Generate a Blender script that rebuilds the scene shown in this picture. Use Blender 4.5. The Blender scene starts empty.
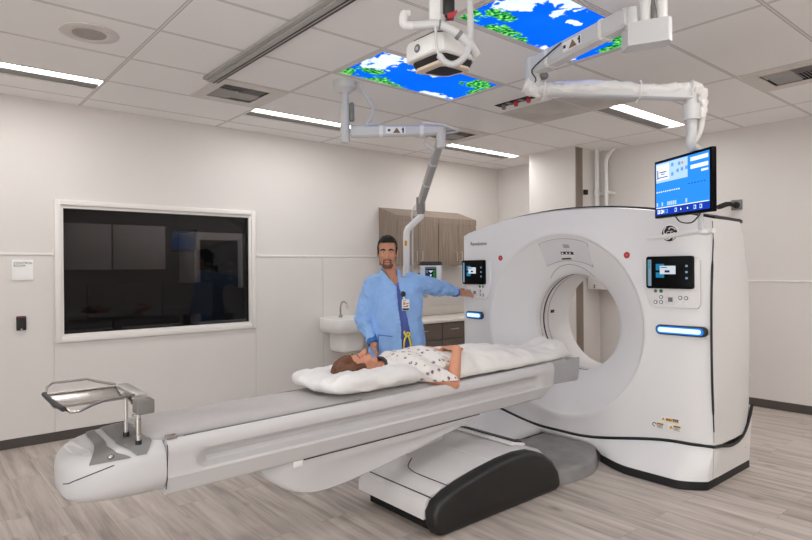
import bpy, bmesh, math, random
from mathutils import Vector, Matrix, noise
PI = math.pi
random.seed(7)
SC = bpy.context.scene
COL = SC.collection
V = Vector

# ------------------------------------------------------------------ view
SC.view_settings.view_transform = 'Standard'
SC.view_settings.look = 'None'
SC.view_settings.gamma = 1.0
SC.view_settings.use_curve_mapping = False
SC.view_settings.exposure = 0.42
try:
    SC.cycles.use_denoising = True
    SC.cycles.max_bounces = 10
    SC.cycles.diffuse_bounces = 6
    SC.cycles.glossy_bounces = 5
    SC.cycles.transparent_max_bounces = 12
    SC.cycles.sample_clamp_indirect = 6
except Exception:
    pass

# ------------------------------------------------------------------ room numbers (metres)
EYE = 1.4413
H = 2.8713
XW = 6.634            # wall on the right
YW = 5.747            # wall with the window
XL, YF = -2.4, -2.6   # walls behind the camera
T = 0.6105            # half a ceiling tile
GX, GY = 1.168, 4.872  # ceiling grid origin

# ------------------------------------------------------------------ materials
def lin(c):
    if isinstance(c, str):
        c = c.lstrip('#'); c = [int(c[i:i + 2], 16) / 255 for i in (0, 2, 4)]
    else:
        c = [v / 255 for v in c]
    return tuple((v / 12.92 if v <= .04045 else ((v + .055) / 1.055) ** 2.4) for v in c) + (1,)

def newmat(name):
    m = bpy.data.materials.new(name); m.use_nodes = True
    nt = m.node_tree
    for n in list(nt.nodes): nt.nodes.remove(n)
    out = nt.nodes.new('ShaderNodeOutputMaterial')
    return m, nt, out

def mat(name, col, rough=.5, metal=0., var=.03, scale=6., bump=0., bscale=120., spec=.5, coat=0., stretch=None, emit=None, es=0.):
    m, nt, out = newmat(name)
    N = nt.nodes; L = nt.links
    b = N.new('ShaderNodeBsdfPrincipled')
    tc = N.new('ShaderNodeTexCoord')
    src = tc.outputs['Object']
    if stretch:
        mp = N.new('ShaderNodeMapping'); mp.inputs['Scale'].default_value = stretch
        L.new(src, mp.inputs['Vector']); src = mp.outputs['Vector']
    ns = N.new('ShaderNodeTexNoise'); ns.inputs['Scale'].default_value = scale; ns.inputs['Detail'].default_value = 4
    L.new(src, ns.inputs['Vector'])
    cr = N.new('ShaderNodeValToRGB')
    c = lin(col)
    cr.color_ramp.elements[0].position = .3; cr.color_ramp.elements[1].position = .7
    cr.color_ramp.elements[0].color = tuple(max(0, v * (1 - var)) for v in c[:3]) + (1,)
    cr.color_ramp.elements[1].color = tuple(min(1, v * (1 + var)) for v in c[:3]) + (1,)
    L.new(ns.outputs['Fac'], cr.inputs['Fac']); L.new(cr.outputs['Color'], b.inputs['Base Color'])
    b.inputs['Roughness'].default_value = rough
    b.inputs['Metallic'].default_value = metal
    b.inputs['Specular IOR Level'].default_value = spec
    if coat: b.inputs['Coat Weight'].default_value = coat
    if bump:
        n2 = N.new('ShaderNodeTexNoise'); n2.inputs['Scale'].default_value = bscale; n2.inputs['Detail'].default_value = 3
        L.new(src, n2.inputs['Vector'])
        bp = N.new('ShaderNodeBump'); bp.inputs['Strength'].default_value = bump; bp.inputs['Distance'].default_value = .01
        L.new(n2.outputs['Fac'], bp.inputs['Height']); L.new(bp.outputs['Normal'], b.inputs['Normal'])
    if emit:
        b.inputs['Emission Color'].default_value = lin(emit); b.inputs['Emission Strength'].default_value = es
    L.new(b.outputs[0], out.inputs['Surface'])
    return m

def emis(name, col, s):
    m, nt, out = newmat(name)
    e = nt.nodes.new('ShaderNodeEmission'); e.inputs['Color'].default_value = lin(col); e.inputs['Strength'].default_value = s
    nt.links.new(e.outputs[0], out.inputs['Surface'])
    return m

M = {}
M['wall'] = mat('painted_wall', (220, 215, 211), .75, var=.01, scale=2, bump=.02, bscale=300)
M['wainscot'] = mat('wall_protection_sheet', (221, 216, 212), .55, var=.01, scale=3)
M['whitetrim'] = mat('white_trim_paint', (232, 228, 223), .45, var=.01)
M['darkbase'] = mat('dark_rubber_base', (74, 68, 64), .5, var=.06)
M['plastic'] = mat('gantry_white_plastic', (229, 227, 226), .38, var=.008, scale=3)
M['plastic2'] = mat('table_white_plastic', (197, 195, 195), .36, var=.01, scale=3)
M['plasticgrey'] = mat('light_grey_plastic', (222, 219, 218), .42, var=.02)
M['cradle'] = mat('cradle_grey', (168, 167, 168), .4, var=.03)
M['midgrey'] = mat('mid_grey_plastic', (118, 115, 112), .45, var=.05)
M['black'] = mat('black_rubber', (22, 22, 23), .5, var=.1)
M['gloss'] = mat('black_glass', (5, 5, 6), .3, var=.1, spec=.12)
M['blackcover'] = mat('black_side_cover', (27, 26, 26), .42, var=.12, scale=12)
M['chrome'] = mat('brushed_steel', (190, 186, 182), .22, 1., var=.05, scale=30, stretch=(3, 60, 60))
M['steel'] = mat('satin_steel', (206, 203, 199), .42, 1., var=.05)
M['armgrey'] = mat('arm_grey_paint', (203, 203, 203), .4, var=.01)
M['armdark'] = mat('arm_dark_grey', (124, 122, 120), .45, var=.04)
M['white'] = mat('white_enamel', (232, 230, 227), .4, var=.01)
M['vinylwhite'] = mat('clear_white_vinyl_sleeve', (226, 223, 219), .3, var=.05, scale=18, bump=.5, bscale=28)
M['fabgrey'] = mat('grey_vinyl_mattress', (174, 170, 169), .5, var=.03, scale=8, bump=.15, bscale=14)
M['fabdark'] = mat('grey_floor_cover_cloth', (140, 138, 137), .6, var=.14, scale=9, bump=.4, bscale=20)
M['linen'] = mat('white_linen', (226, 223, 218), .85, var=.02, scale=14, bump=.12, bscale=60)
M['pillow'] = mat('pillow_film', (224, 222, 220), .45, var=.02, scale=14, bump=.35, bscale=22)
M['skin'] = mat('skin_tan', (196, 140, 112), .55, var=.05, scale=25)
M['skin2'] = mat('skin_warm', (204, 142, 112), .55, var=.05, scale=25)
M['hairblack'] = mat('black_hair', (16, 13, 12), .75, var=.4, scale=60, stretch=(1, 1, .2), bump=.5, bscale=90)
M['hairbrown'] = mat('brown_hair', (92, 54, 28), .45, var=.45, scale=40, stretch=(.25, 1, 1), bump=.5, bscale=60)
M['jacket'] = mat('blue_jacket_cloth', (146, 186, 238), .85, var=.05, scale=10, bump=.2, bscale=70)
M['cuff'] = mat('blue_knit_cuff', (62, 118, 190), .9, var=.08, scale=60, bump=.3, bscale=140)
M['scrub'] = mat('violet_blue_scrub', (104, 122, 200), .85, var=.05, scale=10)
M['yellow'] = mat('yellow_cord', (232, 214, 60), .8, var=.06)
M['red'] = mat('red_button', (176, 30, 40), .4, var=.05)
M['green'] = mat('green_button', (24, 120, 56), .4, var=.05)
M['orange'] = mat('amber_label', (206, 154, 40), .6, var=.1, scale=60)
M['ink'] = mat('dark_ink', (46, 46, 50), .6, var=.1)
M['inkgrey'] = mat('grey_print', (140, 140, 146), .6, var=.1)
M['btn'] = mat('button_grey', (108, 110, 118), .45, var=.04)
M['paper'] = mat('label_white', (236, 235, 232), .5, var=.01)
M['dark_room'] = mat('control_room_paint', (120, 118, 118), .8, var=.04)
M['perf'] = mat('grey_return_tile', (204, 199, 195), .7, var=.16, scale=3, bump=.3, bscale=240)
M['vent'] = mat('vent_white', (214, 208, 203), .5, var=.01)
M['ventgrey'] = mat('vent_blade_grey', (170, 167, 164), .5, var=.02)
M['void'] = mat('dark_void', (16, 15, 15), .9, var=.1)
M['countertop'] = mat('white_countertop', (228, 222, 214), .35, var=.02, scale=40)
M['reflector'] = mat('fixture_reflector', (226, 222, 214), .4, var=.01)
M['guard'] = mat('brown_grey_corner_guard', (150, 138, 128), .3, .7, var=.08, scale=20, stretch=(30, 30, 1))
M['lamp'] = emis('fluorescent_diffuser', (250, 249, 248), 21.0)
M['blue_light'] = emis('blue_white_status_light', (200, 232, 255), 1.25)
M['blue_edge'] = emis('blue_status_glow', (40, 130, 230), .9)
for n, c, s in (('scr_blue', (46, 140, 242), .95), ('scr_pale', (176, 208, 244), .95), ('scr_white', (240, 244, 250), .95), ('scr_navy', (28, 62, 176), .9),
                ('scr_teal', (40, 130, 170), .7), ('scr_tile', (92, 160, 230), .9), ('scr_grey', (205, 212, 220), .8), ('scr_green', (60, 150, 80), .35),
                ('scr_lilac', (150, 178, 205), .5), ('scr_orange', (240, 130, 60), .9), ('scr_ink', (40, 60, 110), .5)):
    M[n] = emis(n, c, s)

def wood_cabinet():
    m, nt, out = newmat('taupe_wood_laminate'); N = nt.nodes; L = nt.links
    b = N.new('ShaderNodeBsdfPrincipled'); tc = N.new('ShaderNodeTexCoord')
    mp = N.new('ShaderNodeMapping'); mp.inputs['Scale'].default_value = (45, 45, 1.6)
    ns = N.new('ShaderNodeTexNoise'); ns.inputs['Scale'].default_value = 2.2; ns.inputs['Detail'].default_value = 6; ns.inputs['Distortion'].default_value = .4
    cr = N.new('ShaderNodeValToRGB'); cr.color_ramp.elements[0].position = .3; cr.color_ramp.elements[1].position = .75
    cr.color_ramp.elements[0].color = lin((118, 103, 91)); cr.color_ramp.elements[1].color = lin((156, 140, 126))
    L.new(tc.outputs['Object'], mp.inputs[0]); L.new(mp.outputs[0], ns.inputs[0]); L.new(ns.outputs['Fac'], cr.inputs[0])
    L.new(cr.outputs[0], b.inputs['Base Color']); b.inputs['Roughness'].default_value = .5
    L.new(b.outputs[0], out.inputs[0]); return m
M['wood'] = wood_cabinet()
M['wooddark'] = mat('dark_taupe_laminate', (104, 92, 84), .5, var=.12, scale=6, stretch=(2, 2, 30))

def mathn(nt, op, a, b=None):
    n = nt.nodes.new('ShaderNodeMath'); n.operation = op
    for i, v in enumerate((a, b)):
        if v is None: continue
        if isinstance(v, (int, float)): n.inputs[i].default_value = v
        else: nt.links.new(v, n.inputs[i])
    return n.outputs[0]

def mixc(nt, fac, a, b, mode='MIX'):
    n = nt.nodes.new('ShaderNodeMix'); n.data_type = 'RGBA'; n.blend_type = mode
    for i, v in ((0, fac), (6, a), (7, b)):
        if isinstance(v, (int, float)): n.inputs[i].default_value = v
        elif isinstance(v, tuple): n.inputs[i].default_value = v
        else: nt.links.new(v, n.inputs[i])
    return n.outputs[2]

def floor_mat():
    m, nt, out = newmat('grey_oak_vinyl_planks'); N = nt.nodes; L = nt.links
    b = N.new('ShaderNodeBsdfPrincipled'); tc = N.new('ShaderNodeTexCoord')
    mp = N.new('ShaderNodeMapping'); mp.inputs['Rotation'].default_value = (0, 0, PI / 2)
    L.new(tc.outputs['Object'], mp.inputs[0])
    br = N.new('ShaderNodeTexBrick'); br.offset = .37; br.inputs['Scale'].default_value = 1
    br.inputs['Brick Width'].default_value = 1.22; br.inputs['Row Height'].default_value = .18
    br.inputs['Mortar Size'].default_value = .0012; br.inputs['Mortar Smooth'].default_value = .3; br.inputs['Bias'].default_value = 0
    br.inputs['Color1'].default_value = (0, 0, 0, 1); br.inputs['Color2'].default_value = (1, 1, 1, 1); br.inputs['Mortar'].default_value = (.5, .5, .5, 1)
    L.new(mp.outputs[0], br.inputs[0])
    # grain follows Y; shift per plank
    sep = N.new('ShaderNodeVectorMath'); sep.operation = 'MULTIPLY_ADD'
    sep.inputs[1].default_value = (9, 9, 9)
    L.new(br.outputs['Color'], sep.inputs[0]); L.new(tc.outputs['Object'], sep.inputs[2])
    m2 = N.new('ShaderNodeMapping'); m2.inputs['Scale'].default_value = (13, .9, 1)
    L.new(sep.outputs[0], m2.inputs[0])
    n1 = N.new('ShaderNodeTexNoise'); n1.inputs['Scale'].default_value = 1.3; n1.inputs['Detail'].default_value = 7; n1.inputs['Distortion'].default_value = .25; n1.inputs['Roughness'].default_value = .6
    L.new(m2.outputs[0], n1.inputs[0])
    cr = N.new('ShaderNodeValToRGB'); e = cr.color_ramp.elements
    e[0].position = .28; e[0].color = lin((138, 127, 119)); e[1].position = .72; e[1].color = lin((206, 196, 188))
    x = e.new(.5); x.color = lin((182, 171, 162))
    L.new(n1.outputs['Fac'], cr.inputs[0])
    tone = N.new('ShaderNodeMapRange'); tone.inputs[3].default_value = .93; tone.inputs[4].default_value = 1.06
    L.new(br.outputs['Color'], tone.inputs[0])
    col = mixc(nt, 1.0, cr.outputs[0], tone.outputs[0], 'MULTIPLY')
    # knots
    m3 = N.new('ShaderNodeMapping'); m3.inputs['Scale'].default_value = (5.2, 2.3, 1)
    L.new(sep.outputs[0], m3.inputs[0])
    vo = N.new('ShaderNodeTexVoronoi'); vo.inputs['Scale'].default_value = .8
    L.new(m3.outputs[0], vo.inputs[0])
    kr = N.new('ShaderNodeValToRGB'); kr.color_ramp.elements[0].position = .02; kr.color_ramp.elements[0].color = (1, 1, 1, 1)
    kr.color_ramp.elements[1].position = .13; kr.color_ramp.elements[1].color = (0, 0, 0, 1)
    L.new(vo.outputs['Distance'], kr.inputs[0])
    col = mixc(nt, mathn(nt, 'MULTIPLY', kr.outputs[0], .6), col, lin((92, 78, 70)))
    mo = mathn(nt, 'MULTIPLY', br.outputs['Fac'], .55)
    col = mixc(nt, mo, col, lin((84, 74, 68)))
    L.new(col, b.inputs['Base Color']); b.inputs['Roughness'].default_value = .42; b.inputs['Specular IOR Level'].default_value = .35
    bp = N.new('ShaderNodeBump'); bp.inputs['Strength'].default_value = .08; bp.inputs['Distance'].default_value = .01
    L.new(n1.outputs['Fac'], bp.inputs['Height']); L.new(bp.outputs[0], b.inputs['Normal'])
    L.new(b.outputs[0], out.inputs[0]); return m
M['floor'] = floor_mat()

def ceil_mat():
    m, nt, out = newmat('acoustic_tile_grid'); N = nt.nodes; L = nt.links
    b = N.new('ShaderNodeBsdfPrincipled'); tc = N.new('ShaderNodeTexCoord')
    sp = N.new('ShaderNodeSeparateXYZ'); L.new(tc.outputs['Object'], sp.inputs[0])
    def grid(coord, o, step):
        t = mathn(nt, 'DIVIDE', mathn(nt, 'SUBTRACT', coord, o - 40 * step), step)
        f = mathn(nt, 'FRACT', t)
        d = mathn(nt, 'MULTIPLY', mathn(nt, 'SUBTRACT', .5, mathn(nt, 'ABSOLUTE', mathn(nt, 'SUBTRACT', f, .5))), step)
        return d
    dx = grid(sp.outputs[0], GX, 2 * T); dy = grid(sp.outputs[1], GY, T)
    d = mathn(nt, 'MINIMUM', dx, dy)
    bar = mathn(nt, 'LESS_THAN', d, .0082)
    gap = mathn(nt, 'MULTIPLY', mathn(nt, 'LESS_THAN', d, .0112), mathn(nt, 'GREATER_THAN', d, .0082))
    ns = N.new('ShaderNodeTexNoise'); ns.inputs['Scale'].default_value = 2.; ns.inputs['Detail'].default_value = 3
    L.new(tc.outputs['Object'], ns.inputs[0])
    cr = N.new('ShaderNodeValToRGB'); cr.color_ramp.elements[0].color = lin((241, 239, 238)); cr.color_ramp.elements[1].color = lin((246, 244, 243))
    L.new(ns.outputs['Fac'], cr.inputs[0])
    col = mixc(nt, bar, cr.outputs[0], lin((224, 221, 218)))
    col = mixc(nt, gap, col, lin((120, 112, 106)))
    L.new(col, b.inputs['Base Color']); b.inputs['Roughness'].default_value = .85
    bp = N.new('ShaderNodeBump'); bp.inputs['Strength'].default_value = .3; bp.inputs['Distance'].default_value = .008
    L.new(mathn(nt, 'GREATER_THAN', d, .0082), bp.inputs['Height'])
    L.new(bp.outputs[0], b.inputs['Normal'])
    L.new(b.outputs[0], out.inputs[0]); return m
M['ceiling'] = ceil_mat()

def sky_print(name, seed):
    """backlit photo print of sky, clouds and tree tops; object space, panel is 1.14 x .54 m about its centre"""
    m, nt, out = newmat(name); N = nt.nodes; L = nt.links
    tc = N.new('ShaderNodeTexCoord'); sp = N.new('ShaderNodeSeparateXYZ'); L.new(tc.outputs['Object'], sp.inputs[0])
    of = N.new('ShaderNodeVectorMath'); of.operation = 'ADD'; of.inputs[1].default_value = (seed, seed * .37, 0)
    L.new(tc.outputs['Object'], of.inputs[0])
    def nz(sc, det, dist=0):
        n = N.new('ShaderNodeTexNoise'); n.inputs['Scale'].default_value = sc; n.inputs['Detail'].default_value = det; n.inputs['Distortion'].default_value = dist
        L.new(of.outputs[0], n.inputs[0]); return n.outputs['Fac']
    def blob(cx, cy, rx, ry):
        a = mathn(nt, 'DIVIDE', mathn(nt, 'SUBTRACT', sp.outputs[0], cx), rx)
        c = mathn(nt, 'DIVIDE', mathn(nt, 'SUBTRACT', sp.outputs[1], cy), ry)
        r = mathn(nt, 'SQRT', mathn(nt, 'ADD', mathn(nt, 'MULTIPLY', a, a), mathn(nt, 'MULTIPLY', c, c)))
        return mathn(nt, 'SUBTRACT', 1.0, r)
    def mask(blobs, nf, amp):
        v = blobs[0]
        for o in blobs[1:]: v = mathn(nt, 'MAXIMUM', v, o)
        v = mathn(nt, 'ADD', v, mathn(nt, 'MULTIPLY', mathn(nt, 'SUBTRACT', nf, .5), amp))
        return mathn(nt, 'MINIMUM', mathn(nt, 'MAXIMUM', mathn(nt, 'MULTIPLY', v, 5.0), 0.0), 1.0)
    blue = mixc(nt, nz(1.5, 2), lin((0, 84, 232)), lin((14, 108, 244)))
    cl = mask([blob(*q) for q in SKYB[0]], nz(14, 7, .6), 2.6)
    tr = mask([blob(*q) for q in SKYB[1]], nz(15, 7, .3), 2.2)
    gr = N.new('ShaderNodeValToRGB'); e = gr.color_ramp.elements
    e[0].position = .36; e[0].color = lin((6, 62, 34)); e[1].position = .66; e[1].color = lin((150, 240, 110))
    x = e.new(.5); x.color = lin((34, 150, 70))
    L.new(nz(40, 6), gr.inputs[0])
    cc = mixc(nt, nz(14, 4), lin((178, 216, 250)), lin((255, 255, 255)))
    col = mixc(nt, cl, blue, cc); col = mixc(nt, tr, col, gr.outputs[0])
    em = N.new('ShaderNodeEmission'); em.inputs['Strength'].default_value = 1.0
    L.new(col, em.inputs[0]); L.new(em.outputs[0], out.inputs[0]); return m
# clouds, trees as (centre x, centre y, radius x, radius y); x grows towards the right wall, y towards the window wall
SKYB = ([(-.44, -.10, .12, .20), (-.26, -.24, .16, .07), (.36, .25, .17, .05), (.02, -.10, .06, .03), (-.16, -.12, .05, .05)],
        [(-.55, .24, .12, .10), (-.40, .10, .14, .05), (-.22, .25, .15, .08), (-.04, .28, .09, .06), (.46, -.16, .16, .10), (.56, -.02, .06, .10)])
M['sky'] = sky_print('sky_and_treetops_print', 3.1)
M['sky2'] = sky_print('sky_and_treetops_print_b', 8.7)

def gown_mat():
    m, nt, out = newmat('printed_gown_cotton'); N = nt.nodes; L = nt.links
    b = N.new('ShaderNodeBsdfPrincipled'); tc = N.new('ShaderNodeTexCoord')
    vo = N.new('ShaderNodeTexVoronoi'); vo.inputs['Scale'].default_value = 21; vo.inputs['Randomness'].default_value = .55
    L.new(tc.outputs['Object'], vo.inputs[0])
    dot = mathn(nt, 'LESS_THAN', vo.outputs['Distance'], .25)
    vc = N.new('ShaderNodeSeparateColor'); L.new(vo.outputs['Color'], vc.inputs[0])
    pc = mixc(nt, vc.outputs[0], lin((112, 66, 78)), lin((120, 118, 150)))
    ns = N.new('ShaderNodeTexNoise'); ns.inputs['Scale'].default_value = 90; L.new(tc.outputs['Object'], ns.inputs[0])
    dot = mathn(nt, 'MULTIPLY', dot, mathn(nt, 'GREATER_THAN', ns.outputs['Fac'], .44))
    col = mixc(nt, dot, lin((226, 221, 216)), pc)
    L.new(col, b.inputs['Base Color']); b.inputs['Roughness'].default_value = .85
    L.new(b.outputs[0], out.inputs[0]); return m
M['gown'] = gown_mat()

def glass_mat():
    m, nt, out = newmat('dark_viewing_glass'); N = nt.nodes; L = nt.links
    tr = N.new('ShaderNodeBsdfTransparent'); tr.inputs[0].default_value = (.34, .34, .35, 1)
    gl = N.new('ShaderNodeBsdfGlossy'); gl.inputs['Roughness'].default_value = .01; gl.inputs[0].default_value = (1, 1, 1, 1)
    fr = N.new('ShaderNodeFresnel'); fr.inputs['IOR'].default_value = 1.5
    ns = N.new('ShaderNodeTexNoise'); ns.inputs['Scale'].default_value = 1.2
    tc = N.new('ShaderNodeTexCoord'); L.new(tc.outputs['Object'], ns.inputs[0])
    f = mathn(nt, 'MULTIPLY', fr.outputs[0], mathn(nt, 'ADD', .5, mathn(nt, 'MULTIPLY', ns.outputs['Fac'], .1)))
    mx = N.new('ShaderNodeMixShader'); L.new(f, mx.inputs[0]); L.new(tr.outputs[0], mx.inputs[1]); L.new(gl.outputs[0], mx.inputs[2])
    L.new(mx.outputs[0], out.inputs[0]); return m
M['glass'] = glass_mat()

# ------------------------------------------------------------------ mesh helpers
def box(bm, x0, x1, y0, y1, z0, z1, bev=0., seg=2, mi=0):
    vs = [bm.verts.new((x, y, z)) for x in (x0, x1) for y in (y0, y1) for z in (z0, z1)]
    F = [(0, 1, 3, 2), (4, 6, 7, 5), (0, 4, 5, 1), (2, 3, 7, 6), (0, 2, 6, 4), (1, 5, 7, 3)]
    fs = [bm.faces.new([vs[i] for i in f]) for f in F]
    for f in fs: f.material_index = mi
    if bev:
        es = list({e for f in fs for e in f.edges})
        bmesh.ops.bevel(bm, geom=es, offset=bev, segments=seg, profile=.5, affect='EDGES', clamp_overlap=True)
    return vs

def obox(bm, c, u, v, w, a, b, d, bev=0., seg=2):
    """box with centre c, unit axes u v w and half sizes a b d"""
    t = bmesh.new(); box(t, -a, a, -b, b, -d, d, bev, seg)
    mtx = Matrix((u, v, w)).transposed().to_4x4(); mtx.translation = c
    t.transform(mtx); add(bm, t)

def add(bm, t):
    me = bpy.data.meshes.new('tmp'); t.to_mesh(me); t.free(); bm.from_mesh(me); bpy.data.meshes.remove(me)

def ringverts(bm, c, x, y, rx, ry, n):
    return [bm.verts.new(c + x * (rx * math.cos(2 * PI * i / n)) + y * (ry * math.sin(2 * PI * i / n))) for i in range(n)]

def bridge(bm, A, B, close=True, mi=0):
    n = len(A)
    for i in range(n if close else n - 1):
        j = (i + 1) % n
        try:
            f = bm.faces.new((A[i], A[j], B[j], B[i])); f.material_index = mi
        except ValueError: pass

def loft(bm, rings, cap=True, close=True, mi=0):
    R = [[bm.verts.new(p) for p in r] for r in rings]
    for a, b in zip(R, R[1:]): bridge(bm, a, b, close, mi)
    if cap:
        for r in (R[0][::-1], R[-1]):
            f = bm.faces.new(r); f.material_index = mi
    return R

def frame_of(d):
    d = d.normalized()
    u = d.orthogonal().normalized()
    return u, d.cross(u)

def tube(bm, pts, r, n=10, cap=True, flat=None):
    """round tube along points; r number or list; flat=(a,b) scales the two cross axes"""
    pts = [V(p) for p in pts]
    rs = r if isinstance(r, (list, tuple)) else [r] * len(pts)
    ds = []
    for i in range(len(pts)):
        a = pts[max(0, i - 1)]; b = pts[min(len(pts) - 1, i + 1)]
        ds.append((b - a).normalized())
    u, w = frame_of(ds[0])
    if flat: # keep cross axes level: u horizontal, w up
        u = ds[0].cross(V((0, 0, 1)))
        u = u.normalized() if u.length > 1e-4 else V((1, 0, 0))
        w = u.cross(ds[0])
    R = []
    for i, p in enumerate(pts):
        if i:
            q = ds[i - 1].rotation_difference(ds[i]); u = q @ u; w = q @ w
        fa, fb = flat if flat else (1, 1)
        R.append(ringverts(bm, p, u, w, rs[i] * fa, rs[i] * fb, n))
    for a, b in zip(R, R[1:]): bridge(bm, a, b)
    if cap:
        bm.faces.new(R[0][::-1]); bm.faces.new(R[-1])

def smoothpath(pts, k=6):
    """Catmull-Rom through points"""
    P = [V(p) for p in pts]; P = [P[0] * 2 - P[1]] + P + [P[-1] * 2 - P[-2]]
    out = []
    for i in range(1, len(P) - 2):
        for j in range(k):
            t = j / k
            a, b, c, d = P[i - 1], P[i], P[i + 1], P[i + 2]
            out.append(.5 * ((2 * b) + (c - a) * t + (2 * a - 5 * b + 4 * c - d) * t * t + (3 * b - a - 3 * c + d) * t ** 3))
    out.append(P[-2]); return out

def ell(bm, c, rx, ry, rz, n=16, axes=None):
    t = bmesh.new(); bmesh.ops.create_uvsphere(t, u_segments=n, v_segments=max(6, n // 2 + 2), radius=1)
    m = Matrix.Diagonal((rx, ry, rz, 1))
    if axes: m = Matrix(axes).transposed().to_4x4() @ m
    m.translation = V(c); t.transform(m); add(bm, t)

def cone(bm, a, b, ra, rb, n=16):
    tube(bm, [a, b], [ra, rb], n)

def prism(bm, poly, axis, a, b, bev=0., mi=0):
    """extrude 2-D polygon; axis 'y': poly=(x,z) from y=a..b ; 'x': (y,z) ; 'z': (x,y)"""
    t = bmesh.new()
    def p(q, d):
        return {'y': (q[0], d, q[1]), 'x': (d, q[0], q[1]), 'z': (q[0], q[1], d)}[axis]
    A = [t.verts.new(p(q, a)) for q in poly]; B = [t.verts.new(p(q, b)) for q in poly]
    bridge(t, A, B); fa = t.faces.new(A[::-1]); fb = t.faces.new(B)
    bmesh.ops.recalc_face_normals(t, faces=t.faces)
    if bev:
        es = list(set(fa.edges) | set(fb.edges))
        bmesh.ops.bevel(t, geom=es, offset=bev, segments=3, profile=.5, affect='EDGES', clamp_overlap=True)
    for f in t.faces: f.material_index = mi
    add(bm, t)

class Pl:
    """flat frame: origin, right axis, up axis; .q() adds a thin raised quad"""
    def __init__(s, o, u, v):
        s.o, s.u, s.v = V(o), V(u).normalized(), V(v).normalized(); s.n = s.u.cross(s.v)
    def p(s, a, b, d=0): return s.o + s.u * a + s.v * b + s.n * d
    def q(s, bm, a0, b0, a1, b1, d=.001, mi=0):
        f = bm.faces.new([bm.verts.new(s.p(*t, d)) for t in ((a0, b0), (a1, b0), (a1, b1), (a0, b1))]); f.material_index = mi
    def slab(s, bm, a0, b0, a1, b1, d0, d1, bev=.0, r=0., mi=0, seg=5):
        """slab with rounded corners r in the plane"""
        r = max(r, 1e-4); pts = []
        for cx, cy, t0 in ((a1 - r, b1 - r, 0), (a0 + r, b1 - r, PI / 2), (a0 + r, b0 + r, PI), (a1 - r, b0 + r, 1.5 * PI)):
            for k in range(seg + 1):
                t = t0 + PI / 2 * k / seg; pts.append((cx + r * math.cos(t), cy + r * math.sin(t)))
        s.poly(bm, pts, d0, d1, bev, mi)
    def poly(s, bm, pts, d0, d1, bev=0., mi=0):
        t = bmesh.new()
        A = [t.verts.new(s.p(*q, d0)) for q in pts]; B = [t.verts.new(s.p(*q, d1)) for q in pts]
        bridge(t, A, B); t.faces.new(A[::-1]); fb = t.faces.new(B)
        bmesh.ops.recalc_face_normals(t, faces=t.faces)
        if bev: bmesh.ops.bevel(t, geom=list(fb.edges), offset=bev, segments=2, profile=.5, affect='EDGES', clamp_overlap=True)
        for f in t.faces: f.material_index = mi
        add(bm, t)
    def disc(s, bm, a, b, r, d0, d1, bev=0., mi=0, n=24):
        s.poly(bm, [(a + r * math.cos(2 * PI * k / n), b + r * math.sin(2 * PI * k / n)) for k in range(n)], d0, d1, bev, mi)

def rootof(o):
    while o.parent: o = o.parent
    return o

def obj(name, bm, m, parent=None, sharp=35, at=None, recalc=False):
    """link bm (world coordinates) as one mesh object; with a parent the mesh is made local to the thing's base"""
    me = bpy.data.meshes.new(name)
    if recalc: bmesh.ops.recalc_face_normals(bm, faces=bm.faces)
    bm.to_mesh(me); bm.free()
    o = bpy.data.objects.new(name, me); COL.objects.link(o)
    for x in (m if isinstance(m, (list, tuple)) else [m]): me.materials.append(M[x] if isinstance(x, str) else x)
    if parent:
        r = rootof(parent); me.transform(Matrix.Translation(-r.location)); o.parent = parent
    elif at is not None:
        me.transform(Matrix.Translation(-V(at))); o.location = at
    for p in me.polygons: p.use_smooth = True
    if sharp: me.set_sharp_from_angle(angle=math.radians(sharp))
    return o

def thing(name, label, cat, loc, group=None):
    o = bpy.data.objects.new(name, None); COL.objects.link(o); o.location = loc
    o.empty_display_size = .1
    return tag(o, label, cat, group)

def tag(o, label, cat, group=None):
    o['label'] = label; o['category'] = cat
    if group: o['group'] = group
    return o

def struct(name, bm, m, parent=None, label=None, sharp=35):
    o = obj(name, bm, m, parent, sharp)
    if not parent:
        o['kind'] = 'structure'
    if label: o['label'] = label
    return o

def dup(root, loc, label, group=None):
    r = root.copy(); COL.objects.link(r); r.location = loc; r['label'] = label
    if group: r['group'] = group
    for ch in list(root.children):
        c = ch.copy(); COL.objects.link(c); c.parent = r
        for g in list(ch.children):
            d = g.copy(); COL.objects.link(d); d.parent = c
    return r

def textmesh(name, s, size, pl, a, b, d, m, parent, align='LEFT', sx=1.0):
    cu = bpy.data.curves.new('t', 'FONT'); cu.body = s; cu.size = size; cu.align_x = align; cu.extrude = .0004; cu.space_line = .85
    o = bpy.data.objects.new('t', cu); COL.objects.link(o)
    dg = bpy.context.evaluated_depsgraph_get(); ev = o.evaluated_get(dg)
    me = bpy.data.meshes.new_from_object(ev, depsgraph=dg)
    bpy.data.objects.remove(o); bpy.data.curves.remove(cu)
    mt = Matrix((pl.u * sx, pl.v, pl.n)).transposed().to_4x4(); mt.translation = pl.p(a, b, d)
    bm = bmesh.new(); bm.from_mesh(me); bpy.data.meshes.remove(me); bm.transform(mt)
    return obj(name, bm, m, parent)

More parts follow.
